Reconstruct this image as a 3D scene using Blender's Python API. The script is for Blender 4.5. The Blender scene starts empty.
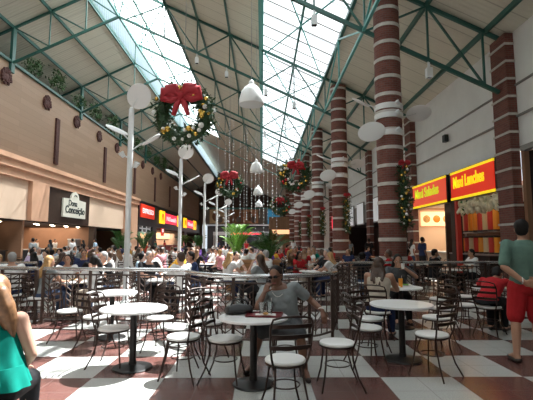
import bpy, bmesh, math, random
from mathutils import Vector as V, Matrix as M
R = math.radians; PI = math.pi
random.seed(7)
sc = bpy.context.scene
COL = sc.collection
ORD = ['first','second','third','fourth','fifth','sixth','seventh','eighth','ninth','tenth','eleventh','twelfth','thirteenth','fourteenth',
 'fifteenth','sixteenth','seventeenth','eighteenth','nineteenth','twentieth','twenty-first','twenty-second','twenty-third','twenty-fourth',
 'twenty-fifth','twenty-sixth','twenty-seventh','twenty-eighth','twenty-ninth','thirtieth','thirty-first','thirty-second','thirty-third','thirty-fourth']

# ------------------------------------------------------------------ materials
def mat(name, col, rough=.5, metal=0., emit=None, es=0., noise=0., nscale=6., alpha=None, spec=.5):
    m = bpy.data.materials.new(name); m.use_nodes = True
    nt = m.node_tree; b = nt.nodes['Principled BSDF']
    b.inputs['Base Color'].default_value = (*col, 1); b.inputs['Roughness'].default_value = rough
    b.inputs['Metallic'].default_value = metal; b.inputs['Specular IOR Level'].default_value = spec
    if emit: b.inputs['Emission Color'].default_value = (*emit, 1); b.inputs['Emission Strength'].default_value = es
    if noise:
        tc = nt.nodes.new('ShaderNodeTexCoord'); n = nt.nodes.new('ShaderNodeTexNoise'); n.inputs['Scale'].default_value = nscale
        n.inputs['Detail'].default_value = 5
        r = nt.nodes.new('ShaderNodeValToRGB')
        r.color_ramp.elements[0].position = .3; r.color_ramp.elements[1].position = .7
        r.color_ramp.elements[0].color = (*[c*(1-noise) for c in col], 1); r.color_ramp.elements[1].color = (*[min(1, c*(1+noise)) for c in col], 1)
        nt.links.new(tc.outputs['Object'], n.inputs['Vector']); nt.links.new(n.outputs['Fac'], r.inputs['Fac'])
        nt.links.new(r.outputs['Color'], b.inputs['Base Color'])
    return m

class NT:
    """small helper to write node maths"""
    def __init__(s, m): s.nt = m.node_tree
    def n(s, t, **k):
        x = s.nt.nodes.new(t)
        for a, b in k.items(): setattr(x, a, b)
        return x
    def l(s, a, b): s.nt.links.new(a, b)
    def math(s, op, a, b=None):
        x = s.n('ShaderNodeMath', operation=op)
        for i, q in enumerate((a, b)):
            if q is None: continue
            if isinstance(q, (int, float)): x.inputs[i].default_value = q
            else: s.l(q, x.inputs[i])
        return x.outputs[0]
    def mix(s, f, a, b):
        x = s.n('ShaderNodeMix', data_type='RGBA')
        if isinstance(f, (int, float)): x.inputs[0].default_value = f
        else: s.l(f, x.inputs[0])
        for i, q in ((6, a), (7, b)):
            if isinstance(q, tuple): x.inputs[i].default_value = (*q, 1)
            else: s.l(q, x.inputs[i])
        return x.outputs[2]
    def noise(s, vec, scale, detail=4):
        x = s.n('ShaderNodeTexNoise'); x.inputs['Scale'].default_value = scale; x.inputs['Detail'].default_value = detail
        if vec is not None: s.l(vec, x.inputs['Vector'])
        return x.outputs['Fac']

def floor_mat():
    m = mat('checker granite floor', (.5,.5,.5), .22); t = NT(m); b = m.node_tree.nodes['Principled BSDF']
    g = t.n('ShaderNodeNewGeometry'); s = t.n('ShaderNodeSeparateXYZ'); t.l(g.outputs['Position'], s.inputs[0])
    S = .80; T = .87
    u = t.math('DIVIDE', t.math('ADD', s.outputs[0], 60*S-2.92), S); v = t.math('DIVIDE', t.math('ADD', s.outputs[1], 60*T-5.66), T)
    par = t.math('MODULO', t.math('ADD', t.math('FLOOR', u), t.math('FLOOR', v)), 2)
    def joint(q):
        f = t.math('FRACT', t.math('MULTIPLY', q, 2.0))
        return t.math('GREATER_THAN', t.math('ABSOLUTE', t.math('SUBTRACT', f, .5)), .489)
    j = t.math('MAXIMUM', joint(u), joint(v))
    sp = t.noise(g.outputs['Position'], 90, 3); bl = t.noise(g.outputs['Position'], 1.3, 3)
    r = t.n('ShaderNodeValToRGB'); r.color_ramp.elements[0].position = .35; r.color_ramp.elements[1].position = .65; t.l(sp, r.inputs['Fac'])
    w = t.mix(r.outputs['Color'], (.40,.41,.39), (.60,.61,.58)); rd = t.mix(r.outputs['Color'], (.075,.022,.018), (.15,.052,.042))
    c = t.mix(par, w, rd)
    c = t.mix(t.math('MULTIPLY', j, .45), c, (.16,.13,.12))
    c = t.mix(t.math('MULTIPLY', bl, .25), c, (.25,.22,.2))
    t.l(c, b.inputs['Base Color'])
    t.l(t.math('ADD', t.math('MULTIPLY', bl, .2), .12), b.inputs['Roughness'])
    return m

def brick_mat(name, round_):
    m = mat(name, (.3,.1,.07), .75); t = NT(m); b = m.node_tree.nodes['Principled BSDF']
    tc = t.n('ShaderNodeTexCoord'); s = t.n('ShaderNodeSeparateXYZ'); t.l(tc.outputs['Object'], s.inputs[0])
    u = t.math('MULTIPLY', t.math('ARCTAN2', s.outputs[1], s.outputs[0]), .47) if round_ else t.math('ADD', s.outputs[0], s.outputs[1])
    c = t.n('ShaderNodeCombineXYZ'); t.l(u, c.inputs[0]); t.l(s.outputs[2], c.inputs[1])
    k = t.n('ShaderNodeTexBrick'); t.l(c.outputs[0], k.inputs['Vector'])
    k.inputs['Color1'].default_value = (.20,.062,.043,1); k.inputs['Color2'].default_value = (.14,.038,.028,1); k.inputs['Mortar'].default_value = (.15,.095,.08,1)
    k.inputs['Scale'].default_value = 1; k.inputs['Mortar Size'].default_value = .008; k.inputs['Brick Width'].default_value = .2; k.inputs['Row Height'].default_value = .072
    t.l(k.outputs['Color'], b.inputs['Base Color'])
    bm = t.n('ShaderNodeBump'); bm.inputs['Strength'].default_value = .4; bm.inputs['Distance'].default_value = .01; bm.invert = True
    t.l(k.outputs['Fac'], bm.inputs['Height']); t.l(bm.outputs[0], b.inputs['Normal'])
    return m

def plank_mat(name, c1, c2, row=.24, length=2.2, mortar=(.12,.07,.045), axis='YZ', rough=.55):
    m = mat(name, c1, rough); t = NT(m); b = m.node_tree.nodes['Principled BSDF']
    g = t.n('ShaderNodeNewGeometry'); s = t.n('ShaderNodeSeparateXYZ'); t.l(g.outputs['Position'], s.inputs[0])
    ix = 'XYZ'
    c = t.n('ShaderNodeCombineXYZ'); t.l(s.outputs[ix.index(axis[0])], c.inputs[0]); t.l(s.outputs[ix.index(axis[1])], c.inputs[1])
    k = t.n('ShaderNodeTexBrick'); t.l(c.outputs[0], k.inputs['Vector'])
    k.inputs['Color1'].default_value = (*c1,1); k.inputs['Color2'].default_value = (*c2,1); k.inputs['Mortar'].default_value = (*mortar,1)
    k.inputs['Scale'].default_value = 1; k.inputs['Mortar Size'].default_value = .008; k.inputs['Brick Width'].default_value = length; k.inputs['Row Height'].default_value = row
    mp = t.n('ShaderNodeMapping'); t.l(c.outputs[0], mp.inputs[0]); mp.inputs['Scale'].default_value = (.8, 14, 1)
    gr = t.noise(mp.outputs[0], 3, 6)
    t.l(t.mix(t.math('MULTIPLY', gr, .45), k.outputs['Color'], tuple(q*.45 for q in c1)), b.inputs['Base Color'])
    return m

def sheet_mat(name, c, c2, step=.9):
    m = mat(name, c, .6); t = NT(m); b = m.node_tree.nodes['Principled BSDF']
    g = t.n('ShaderNodeNewGeometry'); s = t.n('ShaderNodeSeparateXYZ'); t.l(g.outputs['Position'], s.inputs[0])
    f = t.math('FRACT', t.math('DIVIDE', s.outputs[1], step)); j = t.math('LESS_THAN', f, .05)
    t.l(t.mix(j, c, c2), b.inputs['Base Color'])
    w = t.n('ShaderNodeTexWave'); w.bands_direction = 'Y'; w.inputs['Scale'].default_value = 1.6; t.l(g.outputs['Position'], w.inputs['Vector'])
    bp = t.n('ShaderNodeBump'); bp.inputs['Strength'].default_value = .35; bp.inputs['Distance'].default_value = .03
    t.l(w.outputs['Fac'], bp.inputs['Height']); t.l(bp.outputs[0], b.inputs['Normal'])
    return m

def glaze_mat(name, tint, clear, step=1.0, axis=1):
    m = bpy.data.materials.new(name); m.use_nodes = True; t = NT(m); nt = m.node_tree
    nt.nodes.remove(nt.nodes['Principled BSDF']); out = nt.nodes['Material Output']
    g = t.n('ShaderNodeNewGeometry'); s = t.n('ShaderNodeSeparateXYZ'); t.l(g.outputs['Position'], s.inputs[0])
    f = t.math('FRACT', t.math('DIVIDE', s.outputs[axis], step)); j = t.math('LESS_THAN', f, .10)
    col = t.mix(j, tint, tuple(q*.42 for q in tint))
    tl = t.n('ShaderNodeBsdfTranslucent'); t.l(col, tl.inputs[0])
    tr = t.n('ShaderNodeBsdfTransparent'); t.l(col, tr.inputs[0])
    mx = t.n('ShaderNodeMixShader'); mx.inputs[0].default_value = clear
    t.l(tl.outputs[0], mx.inputs[1]); t.l(tr.outputs[0], mx.inputs[2]); t.l(mx.outputs[0], out.inputs['Surface'])
    return m

def glass_mat(name, tint=(.9,.95,.95)):
    m = bpy.data.materials.new(name); m.use_nodes = True; t = NT(m); nt = m.node_tree
    nt.nodes.remove(nt.nodes['Principled BSDF']); out = nt.nodes['Material Output']
    tr = t.n('ShaderNodeBsdfTransparent'); tr.inputs[0].default_value = (*tint, 1)
    gl = t.n('ShaderNodeBsdfGlossy'); gl.inputs['Roughness'].default_value = .08
    df = t.n('ShaderNodeBsdfDiffuse'); df.inputs[0].default_value = (.85,.87,.87,1); m2 = t.n('ShaderNodeMixShader'); m2.inputs[0].default_value = .22; t.l(tr.outputs[0], m2.inputs[1]); t.l(df.outputs[0], m2.inputs[2]); tr = m2
    fr = t.n('ShaderNodeLayerWeight'); fr.inputs[0].default_value = .35
    mx = t.n('ShaderNodeMixShader'); t.l(fr.outputs['Fresnel'], mx.inputs[0]); t.l(tr.outputs[0], mx.inputs[1]); t.l(gl.outputs[0], mx.inputs[2])
    t.l(mx.outputs[0], out.inputs['Surface'])
    return m

MT = dict(
 floor=floor_mat(), brick_round=brick_mat('red brick on round column', True), brick=brick_mat('red brick', False),
 wood=plank_mat('tan timber cladding', (.42,.275,.18), (.36,.23,.145), row=.34, length=4.5, mortar=(.27,.17,.11)),
 slatwood=plank_mat('brown slats', (.30,.16,.075), (.22,.11,.05), row=.3, length=9, axis='ZX'),
 sheet=sheet_mat('beige roof sheet', (.60,.585,.49), (.40,.39,.32)),
 sky2=glaze_mat('white skylight sheet', (.93,.97,.99), .82), sky1=glaze_mat('skylight sheet', (.90,.97,1.), .2), clere=glaze_mat('pale blue corrugated glazing', (.76,.93,.98), .35, .35),
 green=mat('green painted steel', (.022,.105,.085), .4), teal=mat('teal painted steel', (.07,.30,.27), .4),
 white=mat('white wall paint', (.78,.79,.79), .7, noise=.05, nscale=1.2), peach=mat('peach plaster', (.68,.39,.25), .7, noise=.06, nscale=1.5), cream=mat('cream plaster', (.78,.57,.42), .7),
 stone=mat('pale band concrete', (.55,.52,.48), .75, noise=.1, nscale=9), brown=mat('dark brown panel', (.045,.024,.016), .45, noise=.2), black=mat('black panel', (.012,.012,.013), .4),
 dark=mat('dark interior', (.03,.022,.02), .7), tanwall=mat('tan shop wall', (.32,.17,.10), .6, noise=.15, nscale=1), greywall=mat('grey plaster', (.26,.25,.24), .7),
 tabletop=mat('white laminate', (.80,.80,.79), .3, noise=.02), iron=mat('black iron', (.012,.011,.011), .4, .3), bronze=mat('dark bronze tube', (.036,.020,.015), .33, .5),
 chairseat=mat('off white seat pad', (.74,.73,.71), .45, noise=.03), chrome=mat('brushed steel', (.55,.55,.55), .25, .9), railbrown=mat('brown painted iron', (.06,.036,.028), .45, .2),
 polewhite=mat('white painted pole', (.72,.74,.74), .35), reflector=mat('white reflector disc', (.78,.79,.78), .4), lampshade=mat('white acrylic bell', (.80,.82,.81), .25),
 leaf=mat('dark green needles', (.022,.06,.018), .6, noise=.4, nscale=20), palm=mat('palm leaf', (.045,.14,.03), .45, noise=.3, nscale=8), lime=mat('lime leaf', (.16,.33,.05), .45, noise=.3), ivy=mat('ivy leaf', (.05,.12,.035), .5, noise=.4, nscale=9),
 bow=mat('red velvet ribbon', (.36,.012,.022), .6), gold=mat('gold bauble', (.75,.48,.10), .25, .7), silver=mat('white bauble', (.75,.74,.70), .3), redball=mat('red bauble', (.45,.02,.02), .25),
 wire=mat('grey wire', (.30,.30,.30), .5), bead=mat('clear white bead', (.70,.74,.75), .2, emit=(.9,.95,1), es=.05), medallion=mat('dark twig wreath', (.075,.025,.02), .7, noise=.4, nscale=12),
 lampglow=mat('warm lamp lens', (1,.9,.75), .4, emit=(1,.80,.55), es=12), coolglow=mat('white lamp lens', (1,1,1), .4, emit=(.95,.97,1), es=7), redglow=mat('red lamp', (.8,.05,.08), .4, emit=(1,.05,.1), es=3),
 signred=mat('lit red sign face', (.7,.05,.02), .4, emit=(.9,.035,.012), es=.5), signredfar=mat('lit orange red sign face', (.7,.10,.05), .4, emit=(.95,.10,.05), es=.55), signyellow=mat('lit yellow sign letters', (.9,.7,.02), .4, emit=(1,.72,.01), es=.75),
 signlime=mat('lit lime letters', (.7,.8,.05), .4, emit=(.62,.72,.02), es=.6), signwhite=mat('lit white letters', (.9,.9,.9), .4, emit=(1,.95,.95), es=.9), signrose=mat('lit crimson sign face', (.7,.04,.06), .4, emit=(1,.04,.09), es=1.3), signgold=mat('lit golden panel', (.9,.6,.02), .4, emit=(1,.52,.01), es=1.6),
 signorange=mat('orange letter', (.8,.15,.01), .4, emit=(.9,.12,.01), es=.8), plaque=mat('cream plaque', (.72,.70,.60), .5), ink=mat('dark ink', (.02,.03,.03), .6), menulit=mat('lit menu board', (.8,.5,.3), .5, emit=(1,.55,.28), es=1.2, noise=.0), whitelit=mat('lit white board', (.8,.8,.8), .5, emit=(.9,.95,1), es=.22),
 tray=mat('maroon tray', (.16,.015,.02), .4), paper=mat('white paper', (.8,.78,.74), .7), clearcup=glass_mat('clear plastic'), bag=mat('black bag leather', (.012,.012,.013), .45), food=mat('golden food', (.6,.33,.10), .6, noise=.3, nscale=30), greenfood=mat('salad', (.15,.35,.05), .6), orangejuice=mat('orange juice', (.85,.32,.03), .3), redjuice=mat('red juice', (.55,.04,.03), .3), creamjuice=mat('cream juice', (.75,.6,.35), .3),
 planter=plank_mat('planter boards', (.42,.22,.09), (.33,.16,.06), row=.12, length=1.5, axis='XZ'), pot=mat('clay pot', (.3,.13,.07), .7), bluepanel=mat('blue hoarding', (.05,.25,.42), .5, emit=(.06,.35,.6), es=.35), glassfront=mat('dark shop glass', (.02,.02,.022), .08), garlic=mat('pale garlic bunch', (.7,.62,.45), .6, noise=.2), redpaint=mat('red painted post', (.5,.04,.03), .4), steel=mat('steel counter', (.4,.4,.4), .3, .7),
)
def cloth(name, c, n=.12): return mat(name+' cloth', c, .85, noise=n, nscale=14, spec=.2)
CL = {k: cloth(k, c) for k, c in dict(white=(.75,.75,.74), black=(.014,.014,.016), grey=(.25,.275,.28), darkgrey=(.07,.075,.08), teal=(.0,.20,.155), tealdark=(.0,.22,.22), green=(.11,.19,.155), red=(.42,.02,.025), darkred=(.3,.02,.02), beige=(.50,.43,.35), blue=(.10,.2,.42), navy=(.02,.03,.08), purple=(.17,.08,.33), yellow=(.75,.42,.05), pink=(.68,.30,.34), lilac=(.5,.42,.6), brown=(.12,.07,.04), denim=(.06,.09,.16), sky=(.35,.5,.65)).items()}
SK = dict(light=mat('light skin', (.56,.33,.24), .55), tan=mat('tan skin', (.40,.21,.135), .55), dark=mat('brown skin', (.20,.095,.06), .5))
HR = dict(black=mat('black hair', (.011,.009,.008), .65, spec=.25), brown=mat('brown hair', (.055,.028,.016), .5, noise=.3, nscale=30), blond=mat('blond hair', (.40,.23,.09), .5, noise=.3, nscale=30), auburn=mat('light brown hair', (.21,.105,.05), .45, noise=.35, nscale=30), grey=mat('grey hair', (.3,.29,.28), .6))
MT['eyewhite'] = mat('eye', (.6,.58,.55), .3); MT['lips'] = mat('lips', (.35,.10,.09), .5); MT['lens'] = mat('sunglass lens', (.006,.005,.005), .5, spec=.15); MT['sole'] = mat('dark sandal', (.03,.022,.02), .6)

# ------------------------------------------------------------------ mesh builder
class MB:
    def __init__(s): s.v = []; s.f = []; s.m = []; s.cur = 0
    def add(s, vs, fs):
        o = len(s.v); s.v += [tuple(x) for x in vs]
        for f in fs: s.f.append(tuple(i+o for i in f)); s.m.append(s.cur)
        return s
    def box(s, c, d, rot=None):
        c = V(c); h = V(d)/2; vs = []
        for z in (-1,1):
            for y in (-1,1):
                for x in (-1,1):
                    p = V((x*h.x, y*h.y, z*h.z)); vs.append(c + (rot @ p if rot else p))
        return s.add(vs, [(0,2,3,1),(4,5,7,6),(0,1,5,4),(2,6,7,3),(0,4,6,2),(1,3,7,5)])
    def lohi(s, a, b): return s.box([(p+q)/2 for p, q in zip(a, b)], [abs(q-p) for p, q in zip(a, b)])
    def beam(s, a, b, w, h=None):
        a, b = V(a), V(b); d = b-a; L = d.length; d.normalize()
        up = V((0,0,1)) if abs(d.z) < .99 else V((0,1,0))
        x = d.cross(up).normalized(); u = x.cross(d); r = M((d, x, u)).transposed()
        return s.box((a+b)/2, (L, w, h or w), r)
    def tube(s, pts, r, n=8, closed=False):
        pts = [V(p) for p in pts]; k = len(pts); rs = r if isinstance(r, (list, tuple)) else [r]*k
        vs = []; fs = []; prev = None
        for i, p in enumerate(pts):
            a = pts[i-1] if (i or closed) else p; b = pts[(i+1) % k] if (i < k-1 or closed) else p
            d = (b-a).normalized()
            if prev is None:
                up = V((0,0,1)) if abs(d.z) < .9 else V((1,0,0)); x = d.cross(up).normalized()
            else: x = (prev - d*prev.dot(d)).normalized()
            prev = x; y = d.cross(x)
            vs += [p + (x*math.cos(2*PI*j/n) + y*math.sin(2*PI*j/n))*rs[i] for j in range(n)]
        for i in range(k if closed else k-1):
            i2 = (i+1) % k
            fs += [(i*n+j, i*n+(j+1)%n, i2*n+(j+1)%n, i2*n+j) for j in range(n)]
        if not closed: fs += [tuple(range(n))[::-1], tuple((k-1)*n+j for j in range(n))]
        return s.add(vs, fs)
    def lathe(s, prof, c=(0,0,0), n=24, rot=None, sx=1, sy=1):
        vs = []; fs = []; c = V(c)
        for r, z in prof:
            for j in range(n):
                p = V((r*sx*math.cos(2*PI*j/n), r*sy*math.sin(2*PI*j/n), z)); vs.append(c + (rot @ p if rot else p))
        for i in range(len(prof)-1): fs += [(i*n+j, i*n+(j+1)%n, (i+1)*n+(j+1)%n, (i+1)*n+j) for j in range(n)]
        k = len(prof)-1
        if prof[0][0] > 1e-5: fs.append(tuple(range(n))[::-1])
        if prof[k][0] > 1e-5: fs.append(tuple(k*n+j for j in range(n)))
        return s.add(vs, fs)
    def ball(s, c, r, n=10, rot=None):
        rx, ry, rz = (r,)*3 if isinstance(r, (int, float)) else r
        k = max(4, n//2+1); prof = [(max(1e-4, math.sin(PI*i/k)), -math.cos(PI*i/k)) for i in range(k+1)]
        vs = []; fs = []; c = V(c)
        for q, z in prof:
            for j in range(n):
                p = V((q*rx*math.cos(2*PI*j/n), q*ry*math.sin(2*PI*j/n), z*rz)); vs.append(c + (rot @ p if rot else p))
        for i in range(k): fs += [(i*n+j, i*n+(j+1)%n, (i+1)*n+(j+1)%n, (i+1)*n+j) for j in range(n)]
        fs += [tuple(range(n))[::-1], tuple(k*n+j for j in range(n))]
        return s.add(vs, fs)
    def caps(s, a, b, r0, r1=None, n=10):
        r1 = r0 if r1 is None else r1; a, b = V(a), V(b); d = b-a
        if d.length < 1e-5: return s.ball(a, r0, n)
        d.normalize(); pts = []; rs = []
        for t in (0, 30, 60, 90): pts.append(a - d*r0*math.cos(R(t))); rs.append(max(1e-3, r0*math.sin(R(t))))
        for t in (90, 60, 30, 0): pts.append(b + d*r1*math.cos(R(t))); rs.append(max(1e-3, r1*math.sin(R(t))))
        return s.tube(pts, rs, n)
    def loft(s, rings, n=16):
        """rings: (centre, side vector, front vector) ellipses"""
        vs = []; fs = []
        for c, x, y in rings: vs += [V(c) + V(x)*math.cos(2*PI*j/n) + V(y)*math.sin(2*PI*j/n) for j in range(n)]
        k = len(rings)
        for i in range(k-1): fs += [(i*n+j, i*n+(j+1)%n, (i+1)*n+(j+1)%n, (i+1)*n+j) for j in range(n)]
        fs += [tuple(range(n))[::-1], tuple((k-1)*n+j for j in range(n))]
        return s.add(vs, fs)
    def mesh(s, name, mats, smooth=True, fix=True):
        me = bpy.data.meshes.new(name); me.from_pydata(s.v, [], s.f)
        for m in (mats if isinstance(mats, (list, tuple)) else [mats]): me.materials.append(m)
        me.polygons.foreach_set('material_index', s.m)
        if fix:
            bm = bmesh.new(); bm.from_mesh(me); bmesh.ops.recalc_face_normals(bm, faces=bm.faces); bm.to_mesh(me); bm.free()
        if smooth:
            me.polygons.foreach_set('use_smooth', [True]*len(me.polygons))
            try: me.set_sharp_from_angle(angle=R(40))
            except Exception: pass
        me.update()
        return me
    def build(s, name, mats, parent=None, smooth=True, fix=True): return link(name, s.mesh(name, mats, smooth, fix), parent)

def link(name, data, parent=None):
    o = bpy.data.objects.new(name, data); COL.objects.link(o)
    if parent: o.parent = parent
    return o
def tag(o, label=None, cat=None, group=None, kind=None):
    for k, x in (('label', label), ('category', cat), ('group', group), ('kind', kind)):
        if x: o[k] = x
    return o
def thing(name, label, cat, loc=(0,0,0), rz=0., group=None):
    o = bpy.data.objects.new(name, None); COL.objects.link(o); o.empty_display_size = .1
    o.location = loc; o.rotation_euler = (0,0,rz)
    return tag(o, label, cat, group)
def struct(o): o['kind'] = 'structure'; return o
KIDS = {}
def copy_tree(o, parent=None):
    c = o.copy(); COL.objects.link(c); c.parent = parent
    if o.name not in KIDS: KIDS[o.name] = list(o.children)
    for ch in KIDS[o.name]: copy_tree(ch, c)
    return c
def dup(root, loc, rz=0., label=None, group=None):
    c = copy_tree(root); c.location = loc; c.rotation_euler = (0,0,rz)
    if label: c['label'] = label
    if group: c['group'] = group
    return c
def text(name, s, m, parent, origin, xdir, width, height, ext=.012, bold=.0, shear=0.):
    cu = bpy.data.curves.new(name, 'FONT'); cu.body = s; cu.align_x = 'CENTER'; cu.align_y = 'CENTER'; cu.extrude = ext; cu.offset = bold; cu.shear = shear
    tmp = link('tmp', cu); dg = bpy.context.evaluated_depsgraph_get(); me = bpy.data.meshes.new_from_object(tmp.evaluated_get(dg))
    bpy.data.objects.remove(tmp); me.name = name; me.materials.clear(); me.materials.append(m); o = link(name, me, parent)
    xs = [v.co.x for v in me.vertices]; ys = [v.co.y for v in me.vertices]; d = V((max(xs)-min(xs), max(ys)-min(ys), 0))
    cx, cy = (max(xs)+min(xs))/2, (max(ys)+min(ys))/2
    for v in me.vertices: v.co.x -= cx; v.co.y -= cy
    sx = width/max(d.x, .01); sy = height/max(d.y, .01)
    x = V(xdir).normalized(); z = V((0,0,1)); nrm = x.cross(z)
    mt = M((x, z, nrm)).transposed().to_4x4(); mt.translation = V(origin)
    o.matrix_local = mt @ M.Diagonal((sx, sy, 1, 1))
    return o

# ------------------------------------------------------------------ people
def blob(mb, name, m, vox, smooth=4):
    me = mb.mesh('tmp', m, fix=False); o = link('tmp', me)
    r = o.modifiers.new('r', 'REMESH'); r.mode = 'VOXEL'; r.voxel_size = vox; r.use_smooth_shade = True
    s = o.modifiers.new('s', 'SMOOTH'); s.iterations = smooth; s.factor = .5
    dg = bpy.context.evaluated_depsgraph_get(); out = bpy.data.meshes.new_from_object(o.evaluated_get(dg))
    bpy.data.objects.remove(o); bpy.data.meshes.remove(me)
    out.name = name; out.materials.clear(); out.materials.append(m)
    out.polygons.foreach_set('use_smooth', [True]*len(out.polygons)); out.update()
    return out

def hand(mb, wr, d, nrm, side, curl=.5, f=1.):
    d = V(d).normalized(); n = V(nrm); n = (n - d*n.dot(d)).normalized(); s = d.cross(n)*side   # s points to the thumb side
    wr = V(wr)
    mb.loft([(wr, s*.026*f, n*.018*f), (wr+d*.03*f, s*.036*f, n*.017*f), (wr+d*.085*f, s*.040*f, n*.014*f), (wr+d*.098*f, s*.036*f, n*.009*f)], 10)
    for k, (o, L) in enumerate(((.030,.92), (.010,1.), (-.010,.94), (-.029,.76))):
        p = wr + d*.078*f + s*o*f; a = curl*.5; q = p
        for sl, r0, r1 in ((.042,.0098,.0092), (.028,.0092,.0085), (.022,.0085,.0072)):
            dd = (d*math.cos(a) + n*math.sin(a)); q2 = q + dd*(sl*L + (.02 if q is p else 0))*f; mb.caps(q, q2, r0*f, r1*f, 8); q = q2; a += curl*.75
    p = wr + d*.022*f + s*.022*f; p1 = p + (d*.55+s*.75+n*.25).normalized()*.042*f; p2 = p1 + (d*.85+s*.3+n*.35).normalized()*.034*f
    mb.caps(p, p1, .0125*f, .0105*f, 8); mb.caps(p1, p2, .0105*f, .0085*f, 8)

def lerp(a, b, t): return V(a)*(1-t) + V(b)*t

def joints_seated(lean=.12, arms='table', twist=0.):
    J = {}; hip = V((0,0,.565)); sp = V((0, math.sin(lean), math.cos(lean)))
    sd = V((math.cos(twist), math.sin(twist), 0)); fr = V((-math.sin(twist), math.cos(twist), 0))
    J.update(hip=hip, sp=sp, side=V((1,0,0)), csd=sd, front=V((0,1,0)), cfr=fr)
    ch = hip + sp*.33; nk = hip + sp*.475; J['chest'] = ch; J['neck'] = nk
    J['head'] = nk + V((0,.035,.135)); J['look'] = V((0,1,-.12))
    for s, n in ((-1,'l'), (1,'r')):
        J['sh'+n] = hip + sp*.435 + sd*.178*s
        J['hp'+n] = hip + V((.088*s,.03,-.02)); J['kn'+n] = V((.105*s,.43,.50)); J['an'+n] = V((.11*s,.42,.085)); J['to'+n] = V((.125*s,.58,.035))
        J['el'+n] = V((.245*s, .15+.5*lean, .775)); J['wr'+n] = V((.13*s, .385, .765)); J['hd'+n] = V((-.35*s,1,0)); J['hn'+n] = V((0,0,-1))
    if arms == 'chin':
        J['elr'] = V((.17,.33,.765)); J['wrr'] = V((.07,.30,.98)); J['hdr'] = V((-.3,-.15,.9)); J['hnr'] = V((-.2,-1,0))
    if arms == 'lap':
        for s, n in ((-1,'l'), (1,'r')): J['el'+n] = V((.26*s,.02,.74)); J['wr'+n] = V((.14*s,.22,.645)); J['hd'+n] = V((-.5*s,1,-.2))
    return J

def joints_stand():
    J = {}; hip = V((0,0,.93)); sp = V((0,.02,1)).normalized()
    J.update(hip=hip, sp=sp, side=V((1,0,0)), csd=V((1,0,0)), front=V((0,1,0)), cfr=V((0,1,0)))
    J['chest'] = hip+sp*.36; J['neck'] = hip+sp*.52; J['head'] = J['neck']+V((0,.025,.145)); J['look'] = V((0,1,-.03))
    for s, n in ((-1,'l'), (1,'r')):
        J['sh'+n] = hip+sp*.475+V((.188*s,0,0)); J['hp'+n] = hip+V((.09*s,0,-.04)); J['kn'+n] = V((.10*s,.02,.50)); J['an'+n] = V((.11*s,-.02,.09)); J['to'+n] = V((.13*s,.15,.035))
        J['el'+n] = V((.25*s,-.03,1.12)); J['wr'+n] = V((.25*s,.06,.88)); J['hd'+n] = V((0,.15,-1)); J['hn'+n] = V((-s,0,0))
    return J

def torso(mb, J, w, e=0., lo=-.12, hi=.5, fat=0.):
    hip, sp, a, b, fa, fb = J['hip'], J['sp'], J['side'], J['csd'], J['front'], J['cfr']
    L = (J['neck']-hip).length/.475
    prof = [(-.12,.10,.08), (-.085,.155,.115), (0.,.168,.122), (.08,.148,.108), (.16,.138,.102), (.25,.152,.112), (.34,.165,.112), (.41,.165,.095), (.45,.125,.075), (.485,.06,.06)]
    rings = []
    for h, rx, ry in prof:
        if h < lo-.001 or h > hi: continue
        t = max(0, min(1, h/.3)); sd = lerp(a, b, t).normalized(); fr = lerp(fa, fb, t).normalized()
        fr = (fr - sp*fr.dot(sp)*min(1, max(0, h/.1))).normalized()
        q = fat*(1 if h < .3 else .5)
        c = hip + sp*h*L + fr*(q*.35*(1 if .02 < h < .35 else 0))
        rings.append((c, sd*(rx*w+e+q*.6), fr*(ry*w+e+q)))
    mb.loft(rings, 20)

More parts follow.
